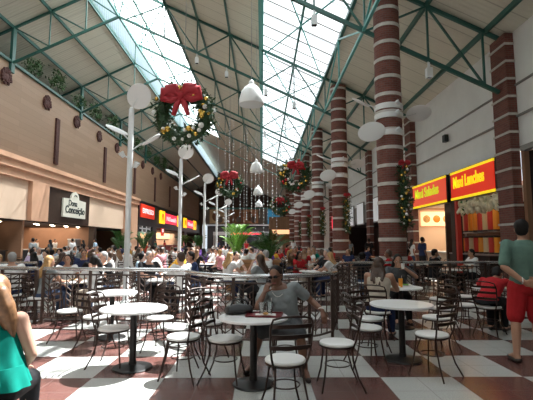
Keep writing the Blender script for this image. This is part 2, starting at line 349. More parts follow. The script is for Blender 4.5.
def person(name, label, loc, rz, J, skin, top, bottom, hair, vox=.014, female=False, w=1., fat=0., sc_=1., group=None, shoes=None, face=True, curls=(.5,.5), neckhair=True):
    """top: (part name, material, sleeve fraction 0..2, hem); bottom: (part, material, kind) with kind trousers, shorts or skirt"""
    root = thing(name, label, 'person', loc, rz, group); root.scale = (sc_,)*3
    b = MB(); torso(b, J, w, 0, fat=fat)
    hd = J['head']; lk = V(J['look']).normalized(); up = V((0,0,1)); up = J.get('headup', up); up = (up - lk*up.dot(lk)).normalized(); rt = lk.cross(up)
    HM = M((rt, lk, up)).transposed()
    H = lambda x, y, z: hd + HM @ V((x, y, z))
    b.caps(J['neck']-J['sp']*.03, H(0,-.02,-.05), .058*w, .05, 12)
    b.ball(H(0,-.008,.022), (.073,.092,.092), 18, HM)                          # cranium
    b.loft([(H(0,.032,-.112), rt*.022, lk*.018), (H(0,.022,-.098), rt*.043, lk*.045), (H(0,.014,-.055), rt*.059, lk*.066), (H(0,.008,-.005), rt*.066, lk*.079), (H(0,0,.03), rt*.066, lk*.08)], 16)
    b.caps(H(0,.088,.005), H(0,.108,-.032), .009, .014, 8); b.ball(H(0,.094,-.036), (.017,.012,.010), 8, HM)   # nose
    b.caps(H(-.03,.083,.022), H(.03,.083,.022), .010, .010, 8)                  # brow ridge
    b.caps(H(-.016,.083,-.066), H(.016,.083,-.066), .009, .009, 8)              # mouth mound
    for s in (-1, 1): b.ball(H(.075*s,-.008,-.008), (.010,.019,.032), 8, HM)    # ears
    for s, n in ((-1,'l'), (1,'r')):
        sh, el, wr = J['sh'+n], J['el'+n], J['wr'+n]
        b.caps(J['hip']+J['sp']*.39*(J['neck']-J['hip']).length/.475+J['csd']*.09*s, sh, .07*w, .058*w, 12)
        b.caps(sh, lerp(sh, el, .5), .056*w, .047*w, 12); b.caps(lerp(sh, el, .5), el, .047*w, .040*w, 12)
        b.caps(el, lerp(el, wr, .35), .040*w, .039*w, 12); b.caps(lerp(el, wr, .35), wr, .039*w, .027, 12)
        hand(b, wr, J['hd'+n], J['hn'+n], -s if n == 'l' else -s, curls[0 if n == 'l' else 1])
        hp, kn, an, to = J['hp'+n], J['kn'+n], J['an'+n], J['to'+n]
        b.caps(hp, lerp(hp, kn, .4), .092*w+fat*.3, .080*w+fat*.2, 14); b.caps(lerp(hp, kn, .4), kn, .080*w+fat*.2, .056*w, 14)
        ca = lerp(kn, an, .3) + (an-kn).cross(J['side']).normalized()*(.014)
        b.caps(kn, ca, .055*w, .056*w, 12); b.caps(ca, an, .056*w, .036, 12)
        heel = V((an.x, an.y, 0)) + (V((an.x-to.x, an.y-to.y, 0)).normalized()*.03) + V((0,0,an.z-.045))
        b.caps(heel, to, .036, .027, 10); b.caps(an, heel, .037, .035, 10); b.caps(lerp(an, to, .25), to, .04, .026, 10)
    link('body', blob(b, 'body', skin, vox, 3), root)
    if top:
        pn, m, sl, hem = top; t = MB(); torso(t, J, w, .014, lo=hem, hi=(.5 if pn == 't_shirt' else .46) if sl else .43, fat=fat)
        for s, n in ((-1,'l'), (1,'r')):
            sh, el, wr = J['sh'+n], J['el'+n], J['wr'+n]
            if sl:
                base = J['hip']+J['sp']*.39*(J['neck']-J['hip']).length/.475+J['csd']*.09*s
                t.caps(base, sh, .077*w, .067*w, 12)
                e = lerp(sh, el, min(1, sl)); t.caps(sh, e, .067*w, .056*w+(.010 if sl < 1 else 0), 12)
                if sl > 1: t.caps(el, lerp(el, wr, sl-1), .055*w, .043, 12)
            else: t.caps(J['hip']+J['sp']*.43+J['csd']*.11*s-J['cfr']*.03, J['hip']+J['sp']*.43+J['csd']*.11*s+J['cfr']*.03, .03, .03, 8)
        if female:
            for s in (-1, 1): t.ball(J['hip']+J['sp']*.30+J['csd']*.07*s+J['cfr']*(.085*w+fat*.5), .062*w, 12)
        link(pn, blob(t, pn, m, vox, 3), root)
    if bottom:
        pn, m, kind = bottom; t = MB(); torso(t, J, w, .017, lo=-.12, hi=.07, fat=fat)
        for s, n in ((-1,'l'), (1,'r')):
            hp, kn, an = J['hp'+n], J['kn'+n], J['an'+n]; g = .024 if kind == 'shorts' else .016
            t.caps(hp, lerp(hp, kn, .4), .092*w+g+fat*.3, .082*w+g+fat*.2, 14)
            if kind == 'trousers': t.caps(lerp(hp, kn, .4), kn, .082*w+g, .064*w+.01, 14); t.caps(kn, lerp(kn, an, .93), .066*w+.008, .058, 14)
            else: t.caps(lerp(hp, kn, .4), lerp(hp, kn, .92), .082*w+g+fat*.2, .068*w+g*1.2, 14)
        if kind == 'skirt':
            for q in (.2,.4,.6,.8,.95): t.caps(lerp(J['hpl'], J['knl'], q), lerp(J['hpr'], J['knr'], q), .075*w-.012*q, .075*w-.012*q, 12)
        link(pn, blob(t, pn, m, vox, 3), root)
    if shoes:
        for n in 'lr':
            t = MB()
            an, to = J['an'+n], J['to'+n]; heel = V((an.x, an.y, 0)) + (V((an.x-to.x, an.y-to.y, 0)).normalized()*.03) + V((0,0,an.z-.048))
            t.caps(heel-V((0,0,.004)), to-V((0,0,.003)), .040, .032, 10)
            t.caps(lerp(heel, to, .4)+V((0,0,.012)), lerp(heel, to, .8), .038, .033, 10)
            link('shoe', blob(t, 'shoe', shoes, max(vox*.8, .007), 2), root)
    style, hm = hair; h = MB()
    h.ball(H(0,-.026,.040), (.083,.090,.090), 18, HM); h.ball(H(0,-.045,-.005), (.076,.068,.085), 16, HM)
    if style != 'short':
        for s in (-1, 1): h.caps(H(.062*s,.012,.05), H(.072*s,-.02,-.03), .022, .02, 8)
    if style == 'long':
        back = J['hip']+J['sp']*.30*(J['neck']-J['hip']).length/.475 - J['cfr']*.125
        for s in (-1.6,-.8,0,.8,1.6):
            mid = J['neck'] - J['cfr']*(.075-.018*abs(s)) + J['csd']*.052*s + V((0,0,.02))
            h.caps(H(.038*s,-.05,-.01), mid, .035, .038, 10); h.caps(mid, back + J['csd']*.052*s + V((0,0,.05*abs(s)-.03*(s==.8))), .038, .02, 10)
    if style == 'ponytail':
        k = [H(.02,-.09,.05), H(.045,-.15,.01), H(.075,-.155,-.08), H(.095,-.14,-.17), H(.12,-.135,-.27)]
        for i, (a_, b_) in enumerate(zip(k, k[1:])): h.caps(a_, b_, (.034,.046,.058,.056)[i], (.046,.058,.056,.022)[i], 10)
    if style == 'bun': h.ball(H(0,-.115,.065), .042, 12)
    link('hair', blob(h, 'hair', hm, max(vox*.8, .008), 2), root)
    if face:
        for s in (-1, 1):
            e = MB(); e.ball(H(.031*s,.075,.002), (.0145,.010,.0085), 10, HM); e.cur = 1; e.ball(H(.031*s,.0835,.002), (.0062,.004,.0062), 8, HM)
            e.cur = 2; e.caps(H(.016*s,.092,.022), H(.046*s,.082,.024), .0042, .003, 6)
            e.build('eye', [MT['eyewhite'], HR['black'], hm], root)
        e = MB(); e.caps(H(-.021,.086,-.066), H(.021,.086,-.066), .0062, .0062, 8); e.ball(H(0,.0935,-.066), (.016,.005,.0085), 8, HM); e.build('mouth', MT['lips'], root)
    root['_h'] = [*hd]; del root['_h']
    return root, H

# ------------------------------------------------------------------ the setting
LX, RX = -13.4, 7.95                      # left and right wall planes
Y0, Y1, YS = -7., 88., 51.                # hall from, to; skylights end
TY = [12.9+8.5*k for k in range(5)]       # truss and column rows
def zr(x): return 16.3 - .475*(x+9.5)     # right roof, top chord
def zl(x): return 12.9 + .487*(x+13.4)    # left roof, top chord

struct(MB().lohi((LX-8,Y0,-.2), (RX+6,Y1,0)).build('floor', MT['floor'], smooth=False))
def slab(name, m, x0, x1, fz, y0, y1, th=.08):
    b = MB(); z0, z1 = fz(x0), fz(x1); up = .12
    b.add([(x0,y0,z0+up),(x1,y0,z1+up),(x1,y1,z1+up),(x0,y1,z0+up),(x0,y0,z0+up+th),(x1,y0,z1+up+th),(x1,y1,z1+up+th),(x0,y1,z0+up+th)],
          [(0,1,2,3),(7,6,5,4),(0,4,5,1),(1,5,6,2),(2,6,7,3),(3,7,4,0)])
    return struct(b.build(name, m, smooth=False))
slab('ceiling_left', MT['sheet'], LX-4.2, -9.5, zl, Y0, Y1)
slab('ceiling_middle', MT['sheet'], -5.26, 0, zr, Y0, YS)
slab('ceiling_right', MT['sheet'], 3.35, RX+.3, zr, Y0, Y1)
slab('ceiling_far', MT['sheet'], -9.5, 3.35, zr, YS, Y1)
def pane(name, m, x0, x1, fz):
    b = MB(); z0, z1 = fz(x0)+.15, fz(x1)+.15
    b.add([(x0,Y0,z0),(x1,Y0,z1),(x1,YS,z1),(x0,YS,z0)], [(0,1,2,3)])
    return struct(b.build(name, m, smooth=False))
pane('window_1', MT['sky1'], -9.5, -5.26, zr); pane('window_2', MT['sky2'], 0, 3.35, zr)
struct(MB().add([(-9.5,Y0,zl(-9.5)),(-9.5,Y1,zl(-9.5)),(-9.5,Y1,zr(-9.5)+.15),(-9.5,Y0,zr(-9.5)+.15)], [(0,1,2,3)]).build('window_3', MT['clere'], smooth=False))
for nm, xa, xb in (('trim_8', -9.4, -5.3), ('trim_9', .06, 3.3)):
    b = MB(); y = Y0+.5
    while y < YS: b.beam((xa,y,zr(xa)+.125), (xb,y,zr(xb)+.125), .045, .04); y += 1.06
    struct(b.build(nm, MT['greywall'], smooth=False))
# left wall: timber cladding over a peach ledge, openings of the shops below
struct(MB().lohi((LX-.3,Y0,6.0), (LX,Y1,11.0)).build('wall_left', MT['wood'], smooth=False))
struct(MB().lohi((LX-4.3,Y0,10.8), (LX-.3,Y1,10.95)).build('floor_light_seal', MT['greywall'], smooth=False))  # unseen shelf added behind the timber wall to keep stray daylight out
struct(MB().lohi((LX-.3,Y0,10.95), (LX+.14,Y1,11.1)).build('trim_1', MT['green'], smooth=False))
prof = [(LX-.3,6.1),(LX+.42,6.1),(LX+.42,5.85),(LX+.28,5.8),(LX+.28,5.45),(LX+.12,5.4),(LX+.12,5.0),(LX-.3,5.0)]
b = MB(); n = len(prof); YE = 44.4
b.add([(x,Y0,z) for x, z in prof]+[(x,YE,z) for x, z in prof], [tuple(range(n)), tuple(range(2*n-1, n-1, -1))]+[(i,(i+1)%n,n+(i+1)%n,n+i) for i in range(n)])
struct(b.build('trim_2', MT['peach'], smooth=False))
b = MB(); b.lohi((LX-.3,Y0,2.75), (LX-.1,23.9,5.0)); b.lohi((LX-.3,32.3,2.75), (LX-.1,40.6,5.0)); struct(b.build('wall_facade', MT['cream'], smooth=False))
b = MB(); b.lohi((LX-.3,24.0,2.75), (LX+.12,25.9,5.0)); b.lohi((LX-.3,40.6,0), (LX+.15,44.4,5.0)); struct(b.build('wall_pier', MT['peach'], smooth=False))
b = MB(); b.lohi((LX-.3,25.9,2.75), (LX-.02,32.3,5.0)); struct(b.build('wall_sign_board', MT['brown'], smooth=False))
b = MB(); b.lohi((LX-.3,44.4,3.3), (LX+.25,Y1,6.0)); b.lohi((LX-.3,44.4,0), (LX+.2,44.9,6.0)); b.lohi((LX-.3,50.3,0), (LX+.2,52.2,3.3)); b.lohi((LX-.3,71,0), (LX+.2,73,3.3)); struct(b.build('wall_black_fascia', MT['black'], smooth=False))
# rooms of the left shops
b = MB(); b.lohi((LX-8,Y0,0), (LX-7.8,44.4,3.2)); struct(b.build('wall_shop_back', MT['tanwall'], smooth=False))
b = MB(); b.lohi((LX-2.6,44.6,0), (LX-2.4,Y1,3.2)); struct(b.build('wall_shop_back_far', MT['cream'], smooth=False))
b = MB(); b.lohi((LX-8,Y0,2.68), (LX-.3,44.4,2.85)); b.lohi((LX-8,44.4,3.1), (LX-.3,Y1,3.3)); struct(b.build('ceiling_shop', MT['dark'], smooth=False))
b = MB()
for y in (23.9, 33.5, 44.4): b.lohi((LX-8,y,0), (LX-.3,y+.2,2.9))
struct(b.build('wall_shop_divider', MT['tanwall'], smooth=False))
struct(MB().lohi((LX-.4,33.3,0), (LX,33.8,2.7)).build('trim_3', MT['brown'], smooth=False))
# right wall
b = MB(); b.lohi((RX,Y0,4.35), (RX+.3,Y1,9.2)); b.lohi((RX,46.4,0), (RX+.3,Y1,4.35)); struct(b.build('wall_right', MT['white'], smooth=False))
b = MB(); b.lohi((RX-.06,Y0,5.36), (RX,Y1,5.42)); struct(b.build('trim_4', MT['greywall'], smooth=False))
b = MB(); b.lohi((RX-.05,Y0,6.36), (RX,Y1,6.42)); struct(b.build('trim_5', MT['greywall'], smooth=False))
b = MB(); b.lohi((RX-.12,Y0,4.25), (RX+.1,12.3,4.4)); struct(b.build('trim_6', MT['greywall'], smooth=False))
b = MB(); b.lohi((RX,22.2,3.0), (RX+.3,46.4,4.35)); struct(b.build('wall_right_far', MT['greywall'], smooth=False))
b = MB(); b.lohi((RX+.15,Y0,0), (RX+.25,12.3,4.25)); struct(b.build('window_4', MT['glassfront'], smooth=False))
# right shop room
b = MB(); b.lohi((RX+4,12.3,0), (RX+4.2,22.2,4.3)); b.lohi((RX,12.3,0), (RX+4,12.45,4.3)); struct(b.build('wall_shop_right', MT['tanwall'], smooth=False))
struct(MB().lohi((RX,22.05,0), (RX+4,22.2,4.3)).build('wall_shop_right_end', MT['cream'], smooth=False))
struct(MB().lohi((RX+.2,18.3,0), (RX+4,18.4,3.3)).build('wall_partition', MT['brown'], smooth=False))
struct(MB().lohi((RX+.3,12.45,3.3), (RX+4,22.05,3.4)).build('ceiling_shop_right', MT['white'], smooth=False))
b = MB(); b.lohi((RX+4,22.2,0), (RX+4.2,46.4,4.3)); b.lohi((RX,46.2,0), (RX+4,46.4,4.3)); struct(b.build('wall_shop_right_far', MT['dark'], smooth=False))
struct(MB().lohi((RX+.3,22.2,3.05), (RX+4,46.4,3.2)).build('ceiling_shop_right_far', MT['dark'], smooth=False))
# end walls
b = MB(); b.lohi((LX-8,Y1,8.6), (RX+6,Y1+.3,18)); b.lohi((LX-8,Y1,0), (-12.6,Y1+.3,8.6)); b.lohi((4.5,Y1,0), (RX+6,Y1+.3,8.6)); struct(b.build('wall_end', MT['brown'], smooth=False))
struct(MB().lohi((-12.6,Y1,5.2), (4.5,Y1+.3,8.6)).build('wall_end_header', MT['greywall'], smooth=False))
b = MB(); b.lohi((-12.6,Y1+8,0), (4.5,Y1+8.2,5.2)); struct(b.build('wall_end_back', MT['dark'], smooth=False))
struct(MB().lohi((-12.6,Y1+.3,5.2), (4.5,Y1+8,5.3)).build('ceiling_end', MT['white'], smooth=False))
struct(MB().lohi((-12.6,Y1,-.2), (4.5,Y1+8.2,0)).build('floor_end', MT['floor'], smooth=False))
struct(MB().lohi((-12.8,Y1-.2,8.5), (7,Y1,8.75)).build('trim_7', MT['teal'], smooth=False))
b = MB(); b.lohi((LX-8.2,Y0-.3,0), (RX+6,Y0,18)); struct(b.build('wall_near', MT['greywall'], smooth=False))
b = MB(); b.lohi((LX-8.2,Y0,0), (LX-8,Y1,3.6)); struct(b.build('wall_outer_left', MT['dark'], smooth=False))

# ---- brick pilasters on the right wall and round brick columns
for k, y in enumerate([12.9+8.5*i for i in range(6)]):
    t = thing('brick_pilaster', f'flat red brick pilaster with pale bands on the right wall, {ORD[k]} from the camera', 'pilaster', (RX-.004,y,0))
    b = MB(); b.lohi((-.28,-.42,0), (0,.42,8.1)); b.build('shaft', MT['brick'], t, smooth=False)
    b = MB(); b.lohi((-.31,-.45,.30), (0,.45,.37)); proto = b.build('band', MT['stone'], t, smooth=False)
    for i in range(1, 14): c = proto.copy(); COL.objects.link(c); c.parent = t; c.location.z = i*.57
CX = 4.05
for k, y in enumerate([12.9+8.5*i for i in range(7)]):
    t = thing('brick_column', f'round red brick column with pale rings, {ORD[k]} from the camera in the row before the right wall', 'column', (CX,y,0))
    MB().lathe([(.405,0),(.405,9.75)], n=40).build('shaft', MT['brick_round'], t)
    MB().lathe([(.5,0),(.5,.5),(.44,.55)], n=40).build('base', MT['stone'], t)
    proto = MB().lathe([(.407,0),(.425,.005),(.425,.105),(.407,.11)], n=40).build('band', MT['stone'], t)
    proto.location.z = .95
    for i in range(1, 16): c = proto.copy(); COL.objects.link(c); c.parent = t; c.location.z = .95+i*.57
    MB().lohi((-.35,-.06,9.7), (.35,.06,9.86)).lohi((-.06,-.35,9.7), (.06,.35,9.86)).build('cap_bracket', MT['green'], t, smooth=False)

# ---- roof trusses
G = MT['green']
def truss(y, k):
    t = thing('roof_truss', f'green steel roof truss spanning the hall, {ORD[k]} from the camera', 'truss', (0,y,0))
    d = 2.0; P = lambda x, z: (x, 0, z)
    apex = P(-9.5, zr(-9.5)); node = P(-7.74, zr(-7.74)-1.85); lb = lambda x: zl(x)-d+.05; rb = lambda x: zr(x)-1.85
    MB().beam(P(LX-3.8,zl(LX-3.8)), P(-9.5,zl(-9.5)), .10, .12).beam(apex, P(RX-.02,zr(RX-.02)), .10, .12).build('top_chord', G, t, smooth=False)
    MB().beam(P(LX+.05,lb(LX)), node, .10, .12).beam(node, P(RX-.3,rb(RX-.3)), .10, .12).build('bottom_chord', G, t, smooth=False)
    xs = [-13.3,-11.4,-9.5]
    def strut(a, b_, w=.06): MB().beam(a, b_, w).build('strut', G, t, smooth=False)
    for i, x in enumerate(xs):
        strut(P(x,zl(x)), P(x,lb(x)))
        if i < 2: strut(P(x,zl(x)), P(xs[i+1],lb(xs[i+1])))
    strut(P(-9.5,zl(-9.5)), apex, .08); strut(P(-9.5,zl(-9.5)), node); strut(apex, node); strut(P(-7.4,zr(-7.4)), node)
    xr = [-7.4,-5.26,-3.5,-1.75,0,1.7,3.35,5.4,7.2]
    for i, x in enumerate(xr):
        if i: strut(P(x,zr(x)), P(x,rb(x)))
        if i < len(xr)-1:
            a, c = (x, xr[i+1])
            strut(P(a,rb(a)), P(c,zr(c))) if i % 2 == 0 else strut(P(a,zr(a)), P(c,rb(c)))
    MB().lohi((LX+.02,-.15,lb(LX)-.5), (LX+.16,.15,zl(LX))).build('wall_bracket', G, t, smooth=False)
for k, y in enumerate(TY): truss(y, k)
truss(4.4, 5); 
PX = [(-15.3,'l'),(-13.35,'l'),(-11.4,'l'),(-9.6,'l'),(-9.4,'r'),(-7.4,'r'),(-5.26,'r'),(-3.5,'r'),(-1.75,'r'),(0,'r'),(1.7,'r'),(3.35,'r'),(5.4,'r'),(7.3,'r')]
for k, (x, s) in enumerate(PX):
    z = (zl if s == 'l' else zr)(x)
    w = .13 if x in (0, -5.26, 3.35) else .09
    ye = Y1 if (s == 'l' or x > 3.3) else YS
    tag(MB().lohi((x-w/2,Y0,z-.04), (x+w/2,ye,z+.14)).build('roof_purlin', MT['teal'] if x in (0,) else G, smooth=False), f'long green roof purlin running down the hall, {ORD[k]} from the left wall', 'purlin')
for k, x in enumerate((-7.74, -.1, 3.3)):
    t = thing('lengthwise_girder', f'teal lengthwise lattice girder linking the trusses, {ORD[k]} from the left', 'girder', (x,0,0))
    z0, z1 = zr(x)-1.85, zr(x)
    MB().lohi((-.045,4,z0-.05), (.045,YS,z0+.05)).build('lower_chord', MT['teal'], t, smooth=False)
    for i in range(5):
        a, c = 4.4+8.5*i, 4.4+8.5*(i+1); m = (a+c)/2
        for p, q in (((0,a,z0),(0,m,z1)), ((0,m,z1),(0,c,z0)), ((0,m,z0),(0,m,z1))): MB().beam(p, q, .06).build('strut', MT['teal'], t, smooth=False)
for k in range(5):
    a, c = 4.4+8.5*k, 4.4+8.5*(k+1)
    for nm, xa, xb, wh in (('left', -9.3, -5.4, 'left'), ('right', .15, 3.2, 'right')):
        t = thing('cross_brace', f'thin teal cross brace under the {wh} skylight, {ORD[k]} bay from the camera', 'brace', (0,0,0))
        for p, q in (((xa,a,zr(xa)-.1),(xb,c,zr(xb)-.1)), ((xb,a,zr(xb)-.16),(xa,c,zr(xa)-.16))): MB().beam(p, q, .05).build('rod', MT['teal'], t, smooth=False)
# floodlights on trusses
fl = None
for k, (x, y, dz) in enumerate(((5.4,12.9,-2.1),(1.7,12.9,-2.1),(0.2,21.4,-2.1),(-1.9,21.4,-2.1),(-3.5,21.4,-2.1),(0.2,29.9,-2.1),(-3.5,29.9,-2.1),(1.7,21.4,-2.1))):
    lab = f'small white floodlight clamped under the {"first" if y<13 else "second" if y<22 else "third"} roof truss, at {"the far left" if x<-3 else "left of the middle" if x<0 else "the middle" if x<1 else "the right skylight" if x<3 else "the far right"}'
    if fl is None:
        fl = thing('floodlight', lab, 'floodlight', (x,y,zr(x)+dz))
        MB().lohi((-.09,-.09,-.34), (.09,.09,-.02)).build('housing', MT['polewhite'], fl, smooth=False)
        MB().lohi((-.03,-.03,-.02), (.03,.03,.22)).build('bracket', MT['polewhite'], fl, smooth=False)
        MB().lohi((-.075,-.075,-.345), (.075,.075,-.335)).build('lens', MT['glassfront'], fl, smooth=False)
    else: dup(fl, (x,y,zr(x)+dz), 0, lab)

# ---- left wall ornaments: brown vertical strips and twig medallions
for k in range(6):
    y = 26.6+8.3*k
    tag(MB().lohi((LX,y-.22,6.5), (LX+.12,y+.22,9.5)).build('wall_strip', MT['medallion'], smooth=False), f'dark brown vertical strip on the timber wall, {ORD[k]} from the camera', 'wall strip')
pm = None
for k in range(9):
    y = 21.0+4.15*k; lab = f'round dark twig medallion high on the timber wall, {ORD[k]} from the left'
    if pm is None:
        b = MB(); rg = random.Random(3)
        for i in range(60):
            a = rg.uniform(0, 2*PI); q = rg.uniform(.18,.42)
            b.ball((.08+rg.uniform(-.02,.05), q*math.cos(a), q*math.sin(a)), (.07,.09,.09), 6)
        b.lathe([(.40,0),(.40,.1),(.1,.14)], rot=M.Rotation(PI/2, 3, 'Y'), n=20)
        pm = b.build('wall_medallion', MT['medallion']); pm.location = (LX,y,10.1); tag(pm, lab, 'medallion')
    else: c = pm.copy(); COL.objects.link(c); c.location = (LX,y,10.1); c['label'] = lab
# ivy along the ledge
def leafcloud(b, pts, n, size, rg, spread):
    for i in range(n):
        p = V(rg.choice(pts)) + V((rg.gauss(0,spread[0]), rg.gauss(0,spread[1]), rg.gauss(0,spread[2])))
        d = V((rg.uniform(-1,1), rg.uniform(-1,1), rg.uniform(-1,1))).normalized(); e = d.cross(V((rg.uniform(-1,1),rg.uniform(-1,1),rg.uniform(-1,1)))).normalized()
        s = size*rg.uniform(.6,1.3); b.add([p-d*s, p+e*s*.45, p+d*s, p-e*s*.45], [(0,1,2,3)])
rg = random.Random(5)
for k, (y, w, h) in enumerate(((23.5,1.2,.7),(26.3,1.5,1.1),(29.5,1.4,.6),(32.5,1.8,1.1),(36.5,2,1.2),(40,1.4,.6),(44,2,1.0),(48,2,1.2),(52,2,.9),(56,2,1.3),(60,2,.9),(65,2.4,1.2),(71,2.4,1.2))):
    b = MB(); stems = [(LX+.05+rg.uniform(-.1,.1), y+rg.uniform(-w/2,w/2), 11.42+rg.uniform(0,h)) for _ in range(16)]
    leafcloud(b, stems, int(230*w), .10, rg, (.12,.16,.13))
    po = tag(b.build('ledge_plant', MT['ivy'], smooth=False, fix=False), f'leafy green plant trailing on the ledge above the timber wall, {ORD[k]} from the left', 'plant', 'ivy along the left ledge')
    MB().tube([(LX-.05,y-w/2,11.1),(LX,y,11.2+h*.5),(LX-.05,y+w/2,11.1)], .02, 5).build('stem', MT['ivy'], po)

# ------------------------------------------------------------------ lamps, wreaths and garlands
def disc(b, c, nrm, a, bb, roll=0.):
    n = V(nrm).normalized(); q = n.to_track_quat('Z', 'Y').to_matrix() @ M.Rotation(roll, 3, 'Z')
    b.lathe([(.001,-.02),(.85,-.018),(.97,-.012),(1,0),(.97,.012),(.85,.018),(.001,.03)], c, 28, q @ M.Diagonal((a, bb, 1)))
pole = None
for k, y in enumerate((10.0, 16.3, 23.2, 29.5, 37.0)):
    lab = f'tall white lamp pole with oval reflector discs, {ORD[k]} from the camera'
    if pole: dup(pole, (-3.22,y,0), 0, lab); continue
    pole = thing('lamp_pole', lab, 'lamp pole', (-3.22,y,0))
    MB().lathe([(.066,0),(.066,4.75),(.045,4.8)], n=20).build('pole', MT['polewhite'], pole)
    MB().lathe([(.2,0),(.2,.03),(.1,.05),(.1,.12),(.075,.14)], n=24).build('base_plate', MT['polewhite'], pole)
    for c, n_, a, bb, arm0, roll in (((.2,-.1,5.05),(-.3,-.75,-.62),.39,.29,(0,0,4.75),.5), ((.52,-.05,3.98),(-.5,-.22,.84),.34,.25,(.06,0,3.75),0), ((-.36,.05,4.25),(.5,-.25,.83),.32,.24,(-.06,0,4.0),0)):
        b = MB(); disc(b, c, n_, a, bb, roll); o = b.build('reflector', MT['reflector'], pole)
        MB().tube([arm0, lerp(arm0, c, .5)+V((0,0,.03)), c], .018, 8).build('arm', MT['polewhite'], o)
    for c, s in (((.17,-.08,3.35), 1), ((-.16,-.08,3.6), -1)):
        q = V((s*.5,-.3,.8)).to_track_quat('Z', 'Y').to_matrix()
        o = MB().lathe([(.03,-.07),(.045,-.06),(.07,.05),(.07,.075),(.06,.06),(.001,.05)], c, 16, q).build('spotlight', MT['polewhite'], pole)
        MB().tube([(.06*s,0,c[2]-.05),(c[0],c[1],c[2])], .02, 6).build('bracket', MT['polewhite'], o)
ref = None
for k, y in enumerate([12.9+8.5*i for i in range(5)]):
    for j, (z, nm) in enumerate(((4.9,'lower left'), (5.75,'upper left'), (5.45,'right-hand'))):
        lab = f'{nm} white oval reflector disc on a bracket of the {ORD[k]} brick column'
        t = thing('column_reflector', lab, 'reflector', (CX,y,z), 0, 'reflectors on the brick columns')
        MB().lathe([(.412,-.09),(.445,-.085),(.445,.085),(.412,.09)], n=36).build('collar', MT['reflector'], t)
        c = ((-.66,-.35,0), (-.95,-.25,.12), (.92,-.1,.12))[j]
        MB().tube([(.42*(1 if c[0]>0 else -1),-.1,0), lerp((.42*(1 if c[0]>0 else -1),-.1,0), c, .5), V(c)+V((-.05 if c[0]>0 else .05,.03,0))], .02, 8).build('arm', MT['polewhite'], t)
        b = MB(); disc(b, c, ((-.15,-.93,-.2), (.42,-.3,.86), (-.45,-.45,-.78))[j], .42, .30, .2); b.build('disc', MT['reflector'], t)
        b = MB(); b.lathe([(.03,-.07),(.05,-.06),(.075,.06),(.06,.065),(.001,.05)], (.1,-.6,.0), 14, V((-.6,-.3,.6)).to_track_quat('Z','Y').to_matrix()); b.tube([(.1,-.43,0),(.1,-.6,0)], .018, 6); b.build('spotlight', MT['polewhite'], t)
pend = None
for k, (y, pz) in enumerate(((10.1,4.92), (19.4,4.77), (27.0,4.58), (35.5,4.5))):
    lab = f'white bell-shaped pendant lamp hanging on a long cord, {ORD[k]} from the camera'
    if pend: o = dup(pend, (-.27,y,pz), 0, lab); continue
    pend = thing('pendant_lamp', lab, 'lamp', (-.27,y,pz))
    MB().lathe([(.31,0),(.318,.02),(.30,.16),(.25,.33),(.17,.45),(.07,.52),(.05,.52),(.16,.43),(.235,.32),(.285,.16),(.30,.02),(.31,0)], n=36).build('lamp_shade', MT['lampshade'], pend)
    MB().lathe([(.07,.50),(.075,.54),(.06,.60),(.02,.64)], n=16).build('cap', MT['polewhite'], pend)
    MB().tube([(0,0,.62),(0,0,zr(-.27)-4.5+.14)], .009, 6).build('cord', MT['wire'], pend)
    MB().ball((0,0,.3), (.06,.06,.09), 12).build('bulb', MT['lampshade'], pend)

def bowmesh(b, s, c=(0,0,0)):
    c = V(c)
    for k in (-1, 1):
        for i in range(2):
            w = s*(1-.25*i); z = .12*s*i
            pts = [c+V((0,-.02,z)), c+V((k*.22*w,-.10*s,z+.20*w)), c+V((k*.50*w,-.07*s,z+.17*w)), c+V((k*.54*w,-.02*s,z-.03*w)), c+V((k*.3*w,-.04*s,z-.10*w)), c+V((0,-.02,z))]
            b.tube(pts, [.05*s,.12*s,.14*s,.12*s,.09*s,.05*s], 10)
        b.tube([c, c+V((k*.12*s,-.06*s,-.25*s)), c+V((k*.22*s,-.04*s,-.55*s))], [.05*s,.09*s,.06*s], 8)
    b.ball(c+V((0,-.08*s,.03*s)), (.10*s,.10*s,.12*s), 12)
def needles(b, path, n, rg, rad, size):
    for i in range(n):
        k = rg.randrange(len(path)); p = V(path[k]); d = V((rg.gauss(0,1), rg.gauss(0,1), rg.gauss(0,1))).normalized()
        q = p + d*rad*rg.uniform(.35,1.05); e = d.cross(V((rg.gauss(0,1),rg.gauss(0,1),rg.gauss(0,1)))).normalized(); s = size*rg.uniform(.6,1.3)
        d2 = (d*.7+V((rg.gauss(0,.5),rg.gauss(0,.5),rg.gauss(0,.5)))).normalized()
        b.add([q, q+d2*s*.5+e*s*.22, q+d2*s, q+d2*s*.5-e*s*.22], [(0,1,2,3)])
def wreath(label, loc, rad, seed, top, bow=1.):
    rg = random.Random(seed); t = thing('christmas_wreath', label, 'wreath', loc, rg.uniform(-.2,.2))
    ring = [V((rad*math.cos(2*PI*i/72), 0, rad*math.sin(2*PI*i/72))) for i in range(72)]
    b = MB(); b.tube(ring, rad*.27, 8, True); needles(b, ring, 2200, rg, rad*.42, .14); b.build('foliage', MT['leaf'], t, smooth=False, fix=False)
    protos = []
    for i in range(34):
        a = rg.uniform(0, 2*PI)
        p = V((rad*math.cos(a), 0, rad*math.sin(a))) + V((math.cos(a)*rg.uniform(-.3,.3)*rad, -rg.uniform(.30,.42)*rad, math.sin(a)*rg.uniform(-.3,.3)*rad))
        m = rg.choice(['gold','gold','gold','silver','silver','redball'])
        MB().ball(p, rg.uniform(.045,.085)*rad/.65, 10).build('bauble', MT[m], t)
    b = MB(); bowmesh(b, rad*1.5*bow, (0,-.34*rad,rad*.70)); b.build('bow', MT['bow'], t)
    MB().tube([(0,0,rad*1.05),(0,0,zr(loc[0])+.12-loc[2])], .008, 5).build('hanging_wire', MT['wire'], t)
wreath('large wreath with a red bow, the nearest and largest, hanging at the left', (-2.2,11.4,5.05), .64, 1, 11.0)
